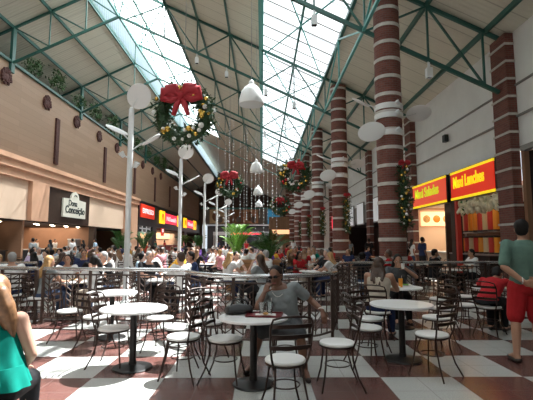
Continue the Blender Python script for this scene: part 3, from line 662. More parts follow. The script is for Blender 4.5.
wreath('dark green wreath with a red bow hanging before the brick columns', (1.62,20.5,4.8), .60, 2, 9.2, .8)
wreath('red-topped wreath hanging among the bead strings left of the pendant lamps', (-1.95,25.0,5.0), .60, 3, 10.8)
wreath('smallest wreath, hanging far off below the lamps, right of the bead strings', (1.42,32.5,4.35), .58, 4, 9.2, .7)
for k, y in enumerate([12.9+8.5*i for i in range(5)]):
    rg = random.Random(20+k)
    t = thing('column_garland', f'hanging green garland with gold baubles on the {ORD[k]} brick column', 'garland', (CX+.25,y-.44,2.0), 0, 'garlands on the brick columns')
    path = [V((.05*math.sin(i*.5),-.03,i*.045)) for i in range(42)]
    b = MB(); b.tube(path, .06, 7); needles(b, path, 1000, rg, .19, .11); b.build('foliage', MT['leaf'], t, smooth=False, fix=False)
    for i in range(20): MB().ball((rg.uniform(-.15,.15),-.17-rg.uniform(0,.06),.05+i*.09), rg.uniform(.03,.05), 8).build('bauble', MT['gold' if i % 3 else 'silver'], t)
    b = MB(); bowmesh(b, .3, (0,-.13,1.86)); b.build('bow', MT['bow'], t)
rg = random.Random(9)
for k in range(15):
    x = -3.4+.32*k; y = 31+rg.uniform(-2,4); zt = zr(x)+.10; zb = 2.2+rg.uniform(-.3,1.4)
    t = thing('bead_string', f'hanging string of white beads in the middle of the hall, {ORD[k]} from the left', 'bead string', (x,y,zb), 0, 'bead strings')
    MB().tube([(0,0,0),(0,0,zt-zb)], .008, 5).build('wire', MT['wire'], t)
    b = MB(); z = 0
    while z < zt-zb-2.2: b.ball((0,0,z), rg.choice((.025,.035,.05)), 6); z += rg.uniform(.16,.34)
    tag(b.build('beads', MT['bead'], t), kind='stuff')

# ------------------------------------------------------------------ plants
def palm(name, label, loc, h, n, seed, m, potted=True, spread=.9, group=None):
    rg = random.Random(seed); t = thing(name, label, 'plant', loc)
    if potted:
        MB().lathe([(.19,0),(.26,.42),(.28,.42),(.28,.47),(.24,.47),(.23,.42),(.001,.41)], n=20).build('pot', MT['pot'], t)
    z0 = .42 if potted else 0
    b = MB()
    for i in range(n):
        a = rg.uniform(0, 2*PI); L = h*rg.uniform(.55,1.); out = spread*rg.uniform(.45,1.)*(1.35-.5*L/h); pts = []
        for j in range(9):
            s = j/8; pts.append(V((math.cos(a)*out*s**1.2, math.sin(a)*out*s**1.2, z0+(h-z0)*(1.55*s-.72*s*s)*L/h)))
        b.tube(pts, [.012]*8+[.004], 5)
        for j in range(2, 9):
            d = (pts[j]-pts[j-1]).normalized(); sd = d.cross(V((0,0,1))).normalized()
            for sg in (-1, 1):
                for q in (0, .5):
                    p = pts[j]-(pts[j]-pts[j-1])*q; ll = .30*h/1.8*(1.15-abs(j-5)/6); tip = p + (sd*sg*.8+d*.7-V((0,0,.25))).normalized()*ll
                    wv = d*.028*h/1.5; b.add([p-wv, (p+tip)/2-wv*.9+V((0,0,.01)), tip, (p+tip)/2+wv*1.1], [(0,1,2,3)])
    b.build('fronds', MT[m], t, smooth=False, fix=False)
    return t
palm('potted_palm', 'dark green palm beside the peach pier, behind the nearest lamp pole', (-12.2,36.2,0), 2.9, 16, 1, 'palm', spread=1.2)
palm('potted_palm', 'dark green palm right of the nearest lamp pole, before the red sign shop', (-11.7,41.5,0), 3.0, 16, 2, 'palm', spread=1.2)
palm('potted_palm', 'bushy green palm below the lit red and yellow signs', (-11.5,61,0), 2.9, 18, 3, 'palm', spread=1.4)
palm('potted_palm', 'bushy green palm right of the red and yellow signs, by the second lamp pole', (-8.0,52,0), 2.9, 18, 4, 'palm', spread=1.3)
tag(MB().lohi((-1.15,13.2,0), (.55,13.8,.85)).lohi((-1.2,13.15,.85), (.6,13.25,.93)).lohi((-1.2,13.75,.85), (.6,13.85,.93)).build('wooden_planter', MT['planter'], smooth=False), 'orange-brown timber planter box behind the woman in grey', 'planter')
palm('planter_palm', 'lime green palm rising from the timber planter', (-.82,13.5,.86), 1.5, 14, 5, 'lime', False, .6)
palm('planter_palm', 'darker green palm at the right end of the timber planter', (.25,13.5,.86), 1.2, 26, 6, 'palm', False, .75)

# ------------------------------------------------------------------ shops on the left
t = thing('shop_sign', 'cream plaque sign with an arched top on a dark board', 'sign', (LX,29.5,0))
b = MB(); pts = [(-1.75,3.2),(1.75,3.2),(1.75,4.45),(.62,4.5)]+[(.6*math.cos(a), 4.5+.55*math.sin(a)) for a in (R(20),R(50),R(90),R(130),R(160))]+[(-.62,4.5),(-1.75,4.45)]
n = len(pts); b.add([(.02,y,z) for y, z in pts]+[(.14,y,z) for y, z in pts], [tuple(range(n))[::-1], tuple(range(n,2*n))]+[(i,(i+1)%n,n+(i+1)%n,n+i) for i in range(n)])
b.build('plaque', MT['plaque'], t, smooth=False)
text('lettering', 'Dona', MT['ink'], t, (.15,-.35,4.2), (0,1,0), 1.3, .42, bold=.01)
text('lettering', 'Conceição', MT['ink'], t, (.15,.05,3.68), (0,1,0), 3.0, .62, bold=.02)
MB().tube([(.15,-.2,4.72),(.15,0,4.8),(.15,.25,4.7)], .03, 6).build('emblem', MT['ink'], t)
t = thing('cafe_counter', 'long black counter of the cafe under the cream plaque sign', 'counter', (LX-1.2,28.95,0))
MB().lohi((-.35,-4.7,0), (.35,4.2,1.0)).build('body', MT['black'], t, smooth=False)
MB().lohi((-.42,-4.75,1.0), (.42,4.3,1.06)).build('worktop', MT['steel'], t, smooth=False)
t = thing('shop_counter', 'dark counter at the far left shop', 'counter', (LX-1.2,16.6,0))
MB().lohi((-.35,-5,0), (.35,6.8,1.0)).build('body', MT['black'], t, smooth=False); MB().lohi((-.42,-5,1.0), (.42,6.9,1.06)).build('worktop', MT['brown'], t, smooth=False)
t = thing('coffee_machine', 'white and steel coffee machine on the cafe counter', 'coffee machine', (LX-1.1,32.4,1.06))
MB().lohi((-.28,-.5,.12), (.28,.5,.62)).build('housing', MT['steel'], t, smooth=False); MB().lohi((-.3,-.55,.62), (.3,.55,.68)).build('cup_rail', MT['polewhite'], t, smooth=False); MB().lohi((-.25,-.45,0), (.25,.45,.12)).build('drip_tray', MT['black'], t, smooth=False)
dl = None
for k in range(14):
    y = 22.2+1.0*k + (.6 if k > 10 else 0); lab = f'small round downlight in the cafe ceiling, {ORD[k]} from the left'
    if dl: dup(dl, (LX-.8-.4*(k%2),y,2.68), 0, lab, 'downlights over the cafe counter'); continue
    dl = thing('downlight', lab, 'downlight', (LX-.8,y,2.68), 0, 'downlights over the cafe counter')
    MB().lathe([(.14,0),(.14,-.03),(.11,-.03)], n=16).build('rim', MT['polewhite'], dl); MB().lathe([(.12,-.028),(.10,-.07),(.05,-.095),(.001,-.1)], n=16).build('lens', MT['lampglow'], dl)
t = thing('red_lamp', 'glowing red globe lamp in the dark shop at the far left', 'lamp', (LX-2,26.4,0))
MB().ball((0,0,1.75), .2, 14).build('globe', MT['redglow'], t); MB().lathe([(.12,0),(.12,.03),(.02,.05),(.02,1.56)], n=12).build('stand', MT['steel'], t)
t = thing('shop_sign', 'red sign with white capital letters on the black shop front', 'sign', (LX+.25,48,0))
MB().lohi((0,-3.1,4.2), (.12,2.4,5.65)).build('sign_face', MT['signred'], t, smooth=False)
text('lettering', 'EXPRESSO', MT['signwhite'], t, (.13,-.35,4.95), (0,1,0), 4.5, .55, bold=.0)
t = thing('menu_board', 'white lit menu board beneath the red capital letter sign', 'menu board', (LX+.25,48,0))
MB().lohi((-.4,-3.0,2.5), (-.28,2.2,4.0)).build('board', MT['whitelit'], t, smooth=False)
for i in range(3):
    for j in range(3): MB().lohi((-.28,-2.7+1.7*i,2.65+.45*j), (-.27,-1.5+1.7*i,2.95+.45*j)).build('picture', MT['greywall' if (i+j)%2 else 'ink'], t, smooth=False)
t = thing('shop_sign', 'row of lit crimson panels between golden squares on the black fascia', 'sign', (LX+.25,66,0))
for y0, y1, nm in ((-12.7,-10.3,'g'), (-10,-2.2,'r'), (-1.6,.3,'g'), (3.6,6.0,'g'), (6.3,13,'r'), (13.3,16.2,'g')):
    o = MB().lohi((0,y0,3.9 if nm=='g' else 4.05), (.15,y1,5.55 if nm=='g' else 5.35)).build('golden_panel' if nm == 'g' else 'crimson_panel', MT['signgold' if nm == 'g' else 'signrose'], t, smooth=False)
    c = (y0+y1)/2
    if nm == 'r': text('lettering', "McDonald's", MT['signwhite'], t, (.16,c,4.7), (0,1,0), (y1-y0)*.80, .62, bold=.0)
    else: MB().tube([(.16,c-.55,4.25),(.16,c-.4,5.0),(.16,c-.25,5.2),(.16,c-.1,5.0),(.16,c,4.4),(.16,c+.1,5.0),(.16,c+.25,5.2),(.16,c+.4,5.0),(.16,c+.55,4.25)], .05, 6).build('emblem', MT['signorange'], t)
t = thing('menu_board', 'warm lit menu board inside the shop below the crimson signs', 'menu board', (LX-2.3,62,0))
MB().lohi((-.1,-8,2.0), (0,9,2.85)).build('board', MT['menulit'], t, smooth=False); MB().lohi((-.08,-8.1,1.95), (.02,9.1,2.0)).build('frame', MT['black'], t, smooth=False)
t = thing('menu_board', 'warm lit menu board inside the shop below the red capital letter sign', 'menu board', (LX-2.3,47.5,0))
MB().lohi((-.1,-2.4,1.9), (0,2.6,2.5)).build('board', MT['menulit'], t, smooth=False); MB().lohi((-.08,-2.5,1.85), (.02,2.7,1.9)).build('frame', MT['black'], t, smooth=False)
t = thing('shop_counter', 'counter of the shop below the crimson signs', 'counter', (LX-1.2,62,0))
MB().lohi((-.35,-9,0), (.35,8,1.0)).build('body', MT['redpaint'], t, smooth=False); MB().lohi((-.42,-9.1,1.0), (.42,8.1,1.06)).build('worktop', MT['steel'], t, smooth=False)
t = thing('hanging_sign', 'small red sign hanging under the crimson and golden fascia', 'sign', (LX+.1,55.5,0))
MB().lohi((0,-.7,2.3), (.1,.7,3.6)).build('sign_face', MT['signred'], t, smooth=False); MB().lohi((.1,-.4,2.8), (.11,.4,3.2)).build('emblem', MT['signwhite'], t, smooth=False)

# ------------------------------------------------------------------ shops on the right
for y0, y1, lab, txt, face, let in ((13.5,16.75,'lit red and yellow sign box, the larger one nearer the camera, with yellow letters','Maxi Lanches','signred','signyellow'), (17.15,21.0,'lit orange-red sign box with lime letters, farther along the right wall','Maxi Saladas','signredfar','signlime')):
    t = thing('shop_sign', lab, 'sign', (RX-.06,(y0+y1)/2,0)); h = (y1-y0)/2
    MB().lohi((-.16,-h,3.14), (.06,h,4.32)).build('sign_box', MT['black'], t, smooth=False)
    MB().lohi((-.19,-h+.05,3.25), (-.16,h-.05,4.21)).build('sign_face', MT[face], t, smooth=False)
    b = MB(); b.lohi((-.20,-h+.03,4.2), (-.16,h-.03,4.29)); b.lohi((-.20,-h+.03,3.17), (-.16,h-.03,3.26)); b.build('yellow_stripe', MT['signyellow'], t, smooth=False)
    text('lettering', txt, MT[let], t, (-.2,.18,3.84), (0,-1,0), h*1.42, .46, bold=.025)
tag(MB().lohi((RX-.12,16.78,0), (RX+.2,17.12,4.35)).build('black_post', MT['black'], smooth=False), 'black post between the two lit red sign boxes', 'post')
tag(MB().lohi((RX-.3,16.2,0), (RX-.14,16.36,3.1)).build('red_post', MT['redpaint'], smooth=False), 'slim red post of the juice counter', 'post')
t = thing('juice_counter', 'counter of the juice stand under the nearer red sign', 'counter', (RX+.55,16.6,0))
MB().lohi((-.35,-1.7,0), (.35,1.45,1.0)).build('body', MT['black'], t, smooth=False); MB().lohi((-.42,-1.75,1.0), (.4,1.35,1.05)).build('worktop', MT['steel'], t, smooth=False)
MB().lohi((-.05,-1.7,1.86), (.35,1.3,1.9)).build('shelf', MT['steel'], t, smooth=False)
for i in (-1.65, 1.25): MB().lohi((.25,i-.03,1.05), (.31,i+.03,3.1)).build('upright', MT['steel'], t, smooth=False)
jar = None; k = 0
for zi, z in enumerate((1.05, 1.90)):
    for i in range(8):
        y = 15.2+.37*i; m = ('orangejuice','redjuice','creamjuice','orangejuice','redjuice','creamjuice','redjuice','orangejuice')[(i+zi*3)%8]
        cn = {'orangejuice':'orange','redjuice':'red','creamjuice':'cream'}[m]
        t = thing('juice_dispenser', f'tall dispenser of {cn} juice on the {"worktop" if zi==0 else "shelf"}, {ORD[7-i]} from the left', 'juice dispenser', (RX+.7,y,z), 0, 'juice dispensers at the right stand')
        h = .62 if zi == 0 else .95
        MB().lathe([(.13,.06),(.13,h),(.12,h+.005)], n=16).build('tank', MT[m], t); MB().lathe([(.14,0),(.14,.06),(.13,.065)], n=16).build('base', MT['black'], t); MB().lathe([(.135,h),(.135,h+.05),(.05,h+.07)], n=16).build('lid', MT['black'], t)
rg = random.Random(44)
t = thing('garlic_display', 'long hanging row of pale bulbs and leaves below the nearer red sign', 'produce display', (RX-.1,14.9,2.6))
MB().tube([(0,-1.6,.45),(0,1.5,.45)], .02, 6).build('rail', MT['black'], t)
b = MB(); b2 = MB()
for i in range(230):
    p = (rg.uniform(-.16,.1), rg.uniform(-1.55,1.45), rg.uniform(.0,.42)); r_ = rg.uniform(.05,.1); b.ball(p, (r_*.8,r_*.8,r_*1.2), 8)
leafcloud(b2, [(rg.uniform(-.12,.12), rg.uniform(-1.55,1.45), rg.uniform(0,.42)) for _ in range(50)], 160, .08, rg, (.06,.06,.06))
tag(b.build('bulbs', MT['garlic'], t), kind='stuff'); b2.build('leaves', MT['palm'], t, smooth=False, fix=False)
t = thing('menu_board', 'orange lit photo menu over the counter behind the farther red sign', 'menu board', (RX+2.1,22.04,0))
MB().lohi((-1.6,-.1,2.35), (1.7,0,3.1)).build('board', MT['menulit'], t, smooth=False)
for i in range(6): MB().ball((-1.3+.53*i,-.1,2.72), (.2,.02,.2), 12).build('food_picture', MT['signorange' if i%2 else 'food'], t)
t = thing('salad_counter', 'pale counter of the shop under the farther red sign', 'counter', (RX+.7,19.7,0))
MB().lohi((-.35,-1.2,0), (.35,2.0,1.0)).build('body', MT['cream'], t, smooth=False); MB().lohi((-.42,-1.25,1.0), (.4,2.05,1.06)).build('worktop', MT['white'], t, smooth=False)
cl = None
for k in range(8):
    x, y = RX+.8+1.2*(k%2), 18.8+.85*(k//2)
    lab = f'white ceiling downlight inside the shop under the farther red sign, {ORD[k]} one'
    if cl: dup(cl, (x,y,3.3), 0, lab, 'downlights in the right shop'); continue
    cl = thing('downlight', lab, 'downlight', (x,y,3.3), 0, 'downlights in the right shop')
    MB().lathe([(.13,0),(.13,-.03),(.1,-.03)], n=16).build('rim', MT['polewhite'], cl); MB().lathe([(.1,-.028),(.001,-.03)], n=16).build('lens', MT['lampglow'], cl)
for k, (y, z) in enumerate(((17.3,5.9),(25.2,5.75))):
    t = thing('wall_speaker', f'small black box speaker on the white right wall, {"nearer" if k==0 else "farther"} one', 'speaker', (RX,y,z))
    MB().lohi((-.2,-.13,-.15), (-.04,.13,.15)).build('cabinet', MT['black'], t, smooth=False); MB().lohi((-.04,-.04,-.04), (0,.04,.04)).build('bracket', MT['steel'], t, smooth=False)
for k, y in enumerate((25.0, 28.0, 33.0, 36.5, 41.5)):
    t = thing('lit_panel', f'pale lit panel above the dark shops on the right, {ORD[k]} from the camera', 'panel', (RX-.02,y,0))
    MB().lohi((-.1,-1.1,2.85), (0,1.1,4.6)).build('frame', MT['greywall'], t, smooth=False); MB().lohi((-.12,-1.02,2.93), (-.1,1.02,4.52)).build('face', MT['whitelit'], t, smooth=False)
tag(MB().lohi((RX-.2,44,2.9), (RX,46,4.3)).build('red_banner', MT['signrose'], smooth=False), 'red banner between far brick columns', 'banner')
# ------------------------------------------------------------------ far end of the hall
t = thing('timber_kiosk', 'brown slatted timber kiosk at the far right end of the hall', 'kiosk', (2.6,58,0))
MB().lohi((-1.6,0,3.2), (2.0,3,5.0)).build('upper_cladding', MT['slatwood'], t, smooth=False); MB().lohi((-1.6,0,0), (2.0,.2,1.1)).build('counter', MT['slatwood'], t, smooth=False); MB().lohi((-1.6,2.8,0), (2.0,3,3.2)).build('back_panel', MT['slatwood'], t, smooth=False)
MB().lohi((-1.2,-.06,2.6), (1.6,.1,3.2)).build('lit_strip', MT['menulit'], t, smooth=False)
for x in (-1.6,1.85): MB().lohi((x,0,0), (x+.15,.2,3.3)).build('corner_post', MT['brown'], t, smooth=False)
t = thing('blue_hoarding', 'bright blue hoarding panel under the teal beam at the far end', 'panel', (2.5,Y1-.15,0))
MB().lohi((-1.3,0,5.3), (1.3,.15,8.4)).build('board', MT['bluepanel'], t, smooth=False); MB().lohi((-1.4,.0,5.2), (1.4,.15,5.3)).build('frame', MT['steel'], t, smooth=False)
for k, (x, c) in enumerate(((-9.5,'creamjuice'),(-5.6,'tanwall'),(-2.4,'peach'))):
    t = thing('poster', f'large abstract pale and brown poster on the far end wall, {ORD[k]} from the left', 'poster', (x,Y1-.083,0))
    MB().lohi((-1.6,0,5.4), (1.6,.08,8.3)).build('sheet', MT[c], t, smooth=False); MB().ball((-.3,-.02,6.9), (.75,.03,1.0), 16).build('motif', MT['tanwall'], t); MB().ball((.6,-.02,6.2), (.6,.03,.7), 16).build('motif', MT['greywall'], t)
el = None
for k in range(9):
    lab = f'round white ceiling light in the hall beyond the far opening, {ORD[k]} from the left'
    x = -11+1.8*k
    if el: dup(el, (x,Y1+2.2,5.2), 0, lab, 'lights beyond the far opening'); continue
    el = thing('ceiling_light', lab, 'ceiling light', (x,Y1+2.2,5.2), 0, 'lights beyond the far opening')
    MB().lathe([(.42,0),(.42,-.06),(.36,-.06)], n=16).build('rim', MT['polewhite'], el); MB().lathe([(.36,-.055),(.001,-.06)], n=16).build('lens', MT['coolglow'], el)
t = thing('store_front', 'dark store front with a magenta sign strip beyond the far opening', 'store front', (-4,Y1+6,0))
MB().lohi((-7,0,0), (7,.2,3.0)).build('glazing', MT['glassfront'], t, smooth=False); MB().lohi((-7,-.05,3.0), (7,.2,3.8)).build('fascia', MT['steel'], t, smooth=False); MB().lohi((-3,-.12,3.15), (4,-.05,3.6)).build('sign_strip', MT['signrose'], t, smooth=False)
for i in range(5): MB().lohi((-6.9+3.4*i,-.08,0), (-6.7+3.4*i,0,3.0)).build('mullion', MT['steel'], t, smooth=False)

# ------------------------------------------------------------------ railings
def railing(label, pts, step, H=1.0, seed=0):
    t = thing('railing', label, 'railing', (*pts[0], 0)); o = V((*pts[0], 0))
    P = [V((*p, 0))-o for p in pts]
    # resample
    seg = [(P[i+1]-P[i]).length for i in range(len(P)-1)]; T = sum(seg); n = max(1, round(T/step))
    def at(s):
        for i, l in enumerate(seg):
            if s <= l or i == len(seg)-1: return lerp(P[i], P[i+1], s/l)
            s -= l
    Q = [at(T*i/n) for i in range(n+1)]; F = [at(T*i/(n*6)) for i in range(n*6+1)]
    up = V((0,0,1))
    MB().tube([q+up*H for q in F], .036, 10).build('handrail', MT['chrome'], t)
    MB().tube([q+up*(H-.10) for q in F], .016, 6).tube([q+up*.10 for q in F], .016, 6).build('rail_bar', MT['railbrown'], t)
    for q in Q: MB().beam(q, q+up*(H-.02), .045).build('post', MT['railbrown'], t, smooth=False)
    for i in range(n):
        b = MB(); m = 8 if step > .8 else 4
        W = [lerp(Q[i], Q[i+1], j/m) for j in range(m+1)]
        for j in range(1, m): b.beam(W[j]+up*.1, W[j]+up*(H-.1), .016)
        for j in range(0, m, 2):
            if (j//2+i) % 2 == 0:
                c = W[j+1]
                for z in [.16+.105*k for k in range(7)]:
                    b.beam(c+up*z, W[j]+up*(z+.1), .014); b.beam(c+up*z, W[j+2]+up*(z+.1), .014)
        b.build('chevron_panel', MT['railbrown'], t, smooth=False)
railing('straight left iron railing with chevron panels, beyond the sunlit tables', [(-4.1,7.95),(-1.3,7.5)], .93)
railing('iron railing at the far left behind the woman in the teal blouse', [(-6.4,8.3),(-4.25,8.0)], .72)
railing('second iron railing at the far left, farther back', [(-9.0,10.6),(-5.4,10.1)], .6)
arc = [(-1.25,7.0)] + [(.02+1.27*math.cos(R(a)), 7.35+1.22*math.sin(R(a))) for a in range(200, 361, 16)] + [(1.32,7.9)]
railing('curved iron railing bulging out right behind the woman in grey', arc, .62)
railing('iron railing on the right, before the red sign shop', [(1.45,8.4),(1.75,9.6),(2.2,10.15),(4.2,10.35),(7.3,10.35)], .85)

# ------------------------------------------------------------------ furniture
def table_parts(t, r=.37, top='tabletop', H=.71):
    MB().lathe([(.001,H-.03),(r-.012,H-.03),(r,H-.024),(r,H-.006),(r-.006,H),(.001,H)], n=48).build('table_top', MT[top], t)
    MB().tube([(0,0,.03),(0,0,H-.03)], .038, 16).build('pole', MT['iron'], t)
    MB().lathe([(.001,H-.045),(.17,H-.045),(.17,H-.03),(.001,H-.03)], n=20).build('top_bracket', MT['iron'], t)
    MB().lathe([(.215,0),(.22,.008),(.21,.02),(.12,.034),(.045,.05),(.04,.09)], n=32).build('base', MT['iron'], t)
def chair_meshes(merge=False):
    parts = []
    s = MB(); s.lathe([(.001,.432),(.17,.432),(.182,.438),(.185,.45),(.178,.462),(.15,.468),(.001,.468)], n=32); parts.append(('seat', s, 'chairseat'))
    f = MB(); f.tube([(.178*math.cos(2*PI*i/28), .178*math.sin(2*PI*i/28), .425) for i in range(28)], .011, 6, True); f.tube([(.13*math.cos(2*PI*i/24), .13*math.sin(2*PI*i/24), .235) for i in range(24)], .007, 5, True); parts.append(('seat_frame', f, 'bronze'))
    for sx in (-1, 1):
        l = MB(); l.tube([(.115*sx,.125,.43),(.125*sx,.135,.30),(.145*sx,.155,.15),(.19*sx,.19,0)], .0095, 8); parts.append(('leg', l, 'bronze'))
        l = MB(); l.tube([(.125*sx,-.13,.43),(.13*sx,-.14,.30),(.15*sx,-.18,.15),(.19*sx,-.25,0)], .0095, 8); parts.append(('leg', l, 'bronze'))
    k = MB(); k.tube([(-.135,-.13,.40),(-.165,-.165,.5),(-.185,-.19,.62),(-.19,-.225,.78),(-.17,-.245,.845),(-.1,-.265,.865),(0,-.272,.87),(.1,-.265,.865),(.17,-.245,.845),(.19,-.225,.78),(.185,-.19,.62),(.165,-.165,.5),(.135,-.13,.40)], .010, 8); parts.append(('back_frame', k, 'bronze'))
    for z, y in ((.60,-.19),(.695,-.205),(.785,-.225)):
        q = MB(); pts = [(.187*math.sin(a), y-.045*math.cos(a)+.012, z) for a in [R(-90+15*i) for i in range(13)]]
        vs = []
        for x, yy, zz in pts: vs += [(x,yy-.005,zz-.017),(x,yy+.005,zz-.017),(x,yy+.005,zz+.017),(x,yy-.005,zz+.017)]
        fs = [(0,1,2,3)[::-1], tuple(48+i for i in range(4))]
        for i in range(12):
            for j in range(4): fs.append((4*i+j, 4*i+(j+1)%4, 4*i+4+(j+1)%4, 4*i+4+j))
        q.add(vs, fs); parts.append(('slat', q, 'bronze'))
    return parts
PARTS = chair_meshes()
CH = None
def chair(x, y, face, label, group='cafe chairs in the foreground'):
    global CH
    rz = math.atan2(-face[0], face[1])
    if CH is None:
        CH = thing('cafe_chair', label, 'chair', (x,y,0), rz, group)
        for n_, b_, m_ in PARTS: b_.build(n_, MT[m_], CH)
    else: dup(CH, (x,y,0), rz, label, group)
TB = None
def table(x, y, label, group='round white cafe tables', s=1.):
    global TB
    if TB is None:
        TB = thing('cafe_table', label, 'table', (x,y,0), 0, group); table_parts(TB); o = TB
    else: o = dup(TB, (x,y,0), 0, label, group)
    o.scale = (s, s, 1); return o
def toward(x, y, tx, ty): return (tx-x, ty-y)

table(-.09, 4.56, 'round white table holding a maroon tray and black bag, nearest the camera')
table(-1.55, 5.16, 'sunlit round white table with a black base on the left, nobody at it', s=1.07)
table(-2.38, 6.75, 'sunlit round white table before the left railing, behind the nearest sunlit one', s=1.04)
table(1.80, 5.46, 'round white empty table on the right, before the woman in a beige top', s=1.07)
table(2.46, 7.45, 'round white table shared by the two dark-haired women, with plates and orange cup')
t8 = table(4.15, 7.45, 'round white table beside the person in red at the right, with food tray', s=1.08)
C = chair
C(-1.82, 5.25, (1,-.12), 'sunlit chair with white seat left of the nearest sunlit table')
C(-1.02, 5.30, (-1,-.1), 'sunlit chair with white seat right of the nearest sunlit table, the farther one')
C(-.88, 4.78, (-.95,.35), 'chair with white seat between the sunlit table and the tray table, back towards the tray')
C(-.40, 4.68, (1,-.2), 'chair tucked in at the left side of the tray table')
C(.21, 3.86, (-.22,1), 'nearest chair, seen from behind before the tray table')
C(.79, 4.48, (-1,.0), 'chair with white seat right of the tray table, back to the right')
C(1.30, 5.26, (1,.1), 'chair on the left of the empty right table, the nearer of two')
C(1.50, 5.86, (.5,-.85), 'chair on the left of the empty right table, the farther of two')
C(1.95, 4.87, (-.55,.8), 'chair on the near side of the empty right table, back to the right')
C(-2.34, 6.05, (.3,.9), 'sunlit chair on the near side of the table before the left railing')
C(-1.80, 6.62, (-1,.15), 'sunlit chair on the right side of the table before the left railing')
C(-2.62, 7.25, (.4,-.9), 'chair between the left railing and the table before it')
C(-1.42, 5.95, (-.25,-1), 'dark chair behind the nearest sunlit table, facing the camera')
C(-.70, 5.62, (.6,-.7), 'dark chair behind the tucked-in chair, before the curved railing')
C(2.90, 6.75, (-.8,.5), 'white-seated chair right of the table shared by the two women, the nearer one')
C(3.42, 7.10, (1,.1), 'white-seated chair left of the food tray table by the person in red')
C(3.32, 7.85, (-.8,-.4), 'white-seated chair behind the women’s table, near the right railing')
C(3.95, 8.20, (.2,-1), 'chair beyond the food tray table, before the right railing')
C(2.45, 5.95, (-.9,-.3), 'dark chair behind the empty right table, on its right side')
C(4.85, 7.0, (-1,.2), 'chair at the right edge beside the standing man in green')
C(.29, 5.14, (-.15,-1), 'chair under the woman in grey')
C(-1.74, 2.72, (0,1), 'chair under the woman in the teal blouse')
C(1.76, 6.42, (.5,.85), 'chair under the woman in the beige top')
C(2.64, 8.16, (-.15,-1), 'chair under the woman lifting a cup')
C(3.72, 6.90, (.72,.69), 'chair under the person in red')
C(-2.95, 6.55, (1,.1), 'sunlit chair on the left side of the table before the left railing')

# things on the tables
H = .71
t = thing('serving_tray', 'maroon serving tray on the nearest white table', 'tray', (.03,4.58,H+.001), R(-8))
b = MB(); b.lohi((-.19,-.13,0), (.19,.13,.008))
for q in (((-.19,-.13,0),(.19,-.118,.022)),((-.19,.118,0),(.19,.13,.022)),((-.19,-.118,0),(-.178,.118,.022)),((.178,-.118,0),(.19,.118,.022))): b.lohi(*q)
b.build('tray_body', MT['tray'], t, smooth=False)
tag(MB().lohi((-.10,-.09,0), (.12,.08,.002)).build('tray_liner', MT['paper'], smooth=False), 'white paper liner on the maroon tray', 'paper').location = (.03,4.58,H+.0105)
def cup(x, y, z, label, m='clearcup', h=.125, r=.036):
    t = thing('plastic_cup', label, 'cup', (x,y,z))
    MB().lathe([(.001,.002),(r*.72,.002),(r*.74,0),(r,h),(r-.002,h),(r*.70,.006),(.001,.006)], n=24).build('cup_wall', MT[m], t); return t
cup(.00, 4.59, H+.014, 'clear plastic cup on the maroon tray, the left one')
t = cup(.085, 4.62, H+.014, 'clear plastic cup on the maroon tray, the right one with a straw'); MB().tube([(0,0,.01),(.02,.0,.17)], .003, 6).build('straw', MT['paper'], t)
t = thing('sandwich_plate', 'small white plate with a leftover roll on the maroon tray', 'plate', (.04,4.525,H+.014))
MB().lathe([(.001,.004),(.04,.004),(.065,.012),(.063,.008),(.04,0),(.001,0)], n=24).build('dish', MT['paper'], t); MB().ball((0,0,.018), (.03,.022,.014), 10).build('bread_roll', MT['food'], t)
t = thing('handbag', 'soft black handbag lying on the left of the nearest white table', 'bag', (-.25,4.68,H+.002), R(12))
MB().loft([((-.15,0,.04), (0,.03,0), (0,0,.038)), ((-.12,0,.05), (0,.075,0), (0,0,.048)), ((0,0,.055), (0,.09,0), (0,0,.054)), ((.12,0,.05), (0,.075,0), (0,0,.048)), ((.15,0,.04), (0,.03,0), (0,0,.036))], 14).build('bag_body', MT['bag'], t)
MB().tube([(-.1,-.02,.09),(-.07,-.03,.15),(0,-.035,.165),(.07,-.03,.15),(.1,-.02,.09)], .008, 8).build('handle', MT['bag'], t)
for i, (x, y, l) in enumerate(((-.27,4.80,'clear plastic water bottle standing behind the black handbag, left one'), (-.185,4.82,'clear plastic water bottle standing behind the black handbag, right one'))):
    t = thing('water_bottle', l, 'bottle', (x,y,H+.001))
    MB().lathe([(.001,0),(.03,0),(.032,.01),(.032,.14),(.013,.18),(.013,.195)], n=20).build('bottle_wall', MT['clearcup'], t); MB().lathe([(.015,.19),(.015,.21),(.001,.21)], n=14).build('cap', MT['paper'], t)
def plate(x, y, label, foodm, z=H+.001):
    t = thing('food_plate', label, 'plate', (x,y,z)); MB().lathe([(.001,.006),(.07,.006),(.11,.02),(.108,.014),(.07,0),(.001,0)], n=28).build('dish', MT['paper'], t)
    b = MB(); rg = random.Random(int(x*100)); 
    for i in range(9): b.ball((rg.uniform(-.05,.05), rg.uniform(-.05,.05), .018), (.025,.022,.016), 8)
    b.build('serving', MT[foodm], t)
plate(2.30, 7.32, 'white plate of salad before the woman in beige', 'greenfood'); plate(2.60, 7.60, 'white plate of food before the woman lifting a cup', 'greenfood')
t = cup(2.44, 7.38, H+.001, 'tall cup of orange juice on the women’s table', 'orangejuice', .15, .04); MB().tube([(0,0,.02),(.02,0,.20)], .003, 6).build('straw', MT['paper'], t)
t = thing('serving_tray', 'pale food tray on the table beside the person in red', 'tray', (4.08,7.43,H+.001), .2)
MB().lohi((-.2,-.14,0), (.2,.14,.012)).build('tray_body', MT['cream'], t, smooth=False)
plate(4.02, 7.42, 'white plate with golden food on the pale tray', 'food', H+.0135); cup(4.20, 7.47, H+.0135, 'red cup on the pale tray', 'redjuice')
plate(-3.9, 8.75, 'white plate of food on the table beyond the left railing', 'food'); cup(-3.7, 8.68, H+.001, 'tall yellow drink on the table beyond the left railing', 'creamjuice', .16)

# ------------------------------------------------------------------ foreground people
def turn(J, f): J['look'] = V(f); return J
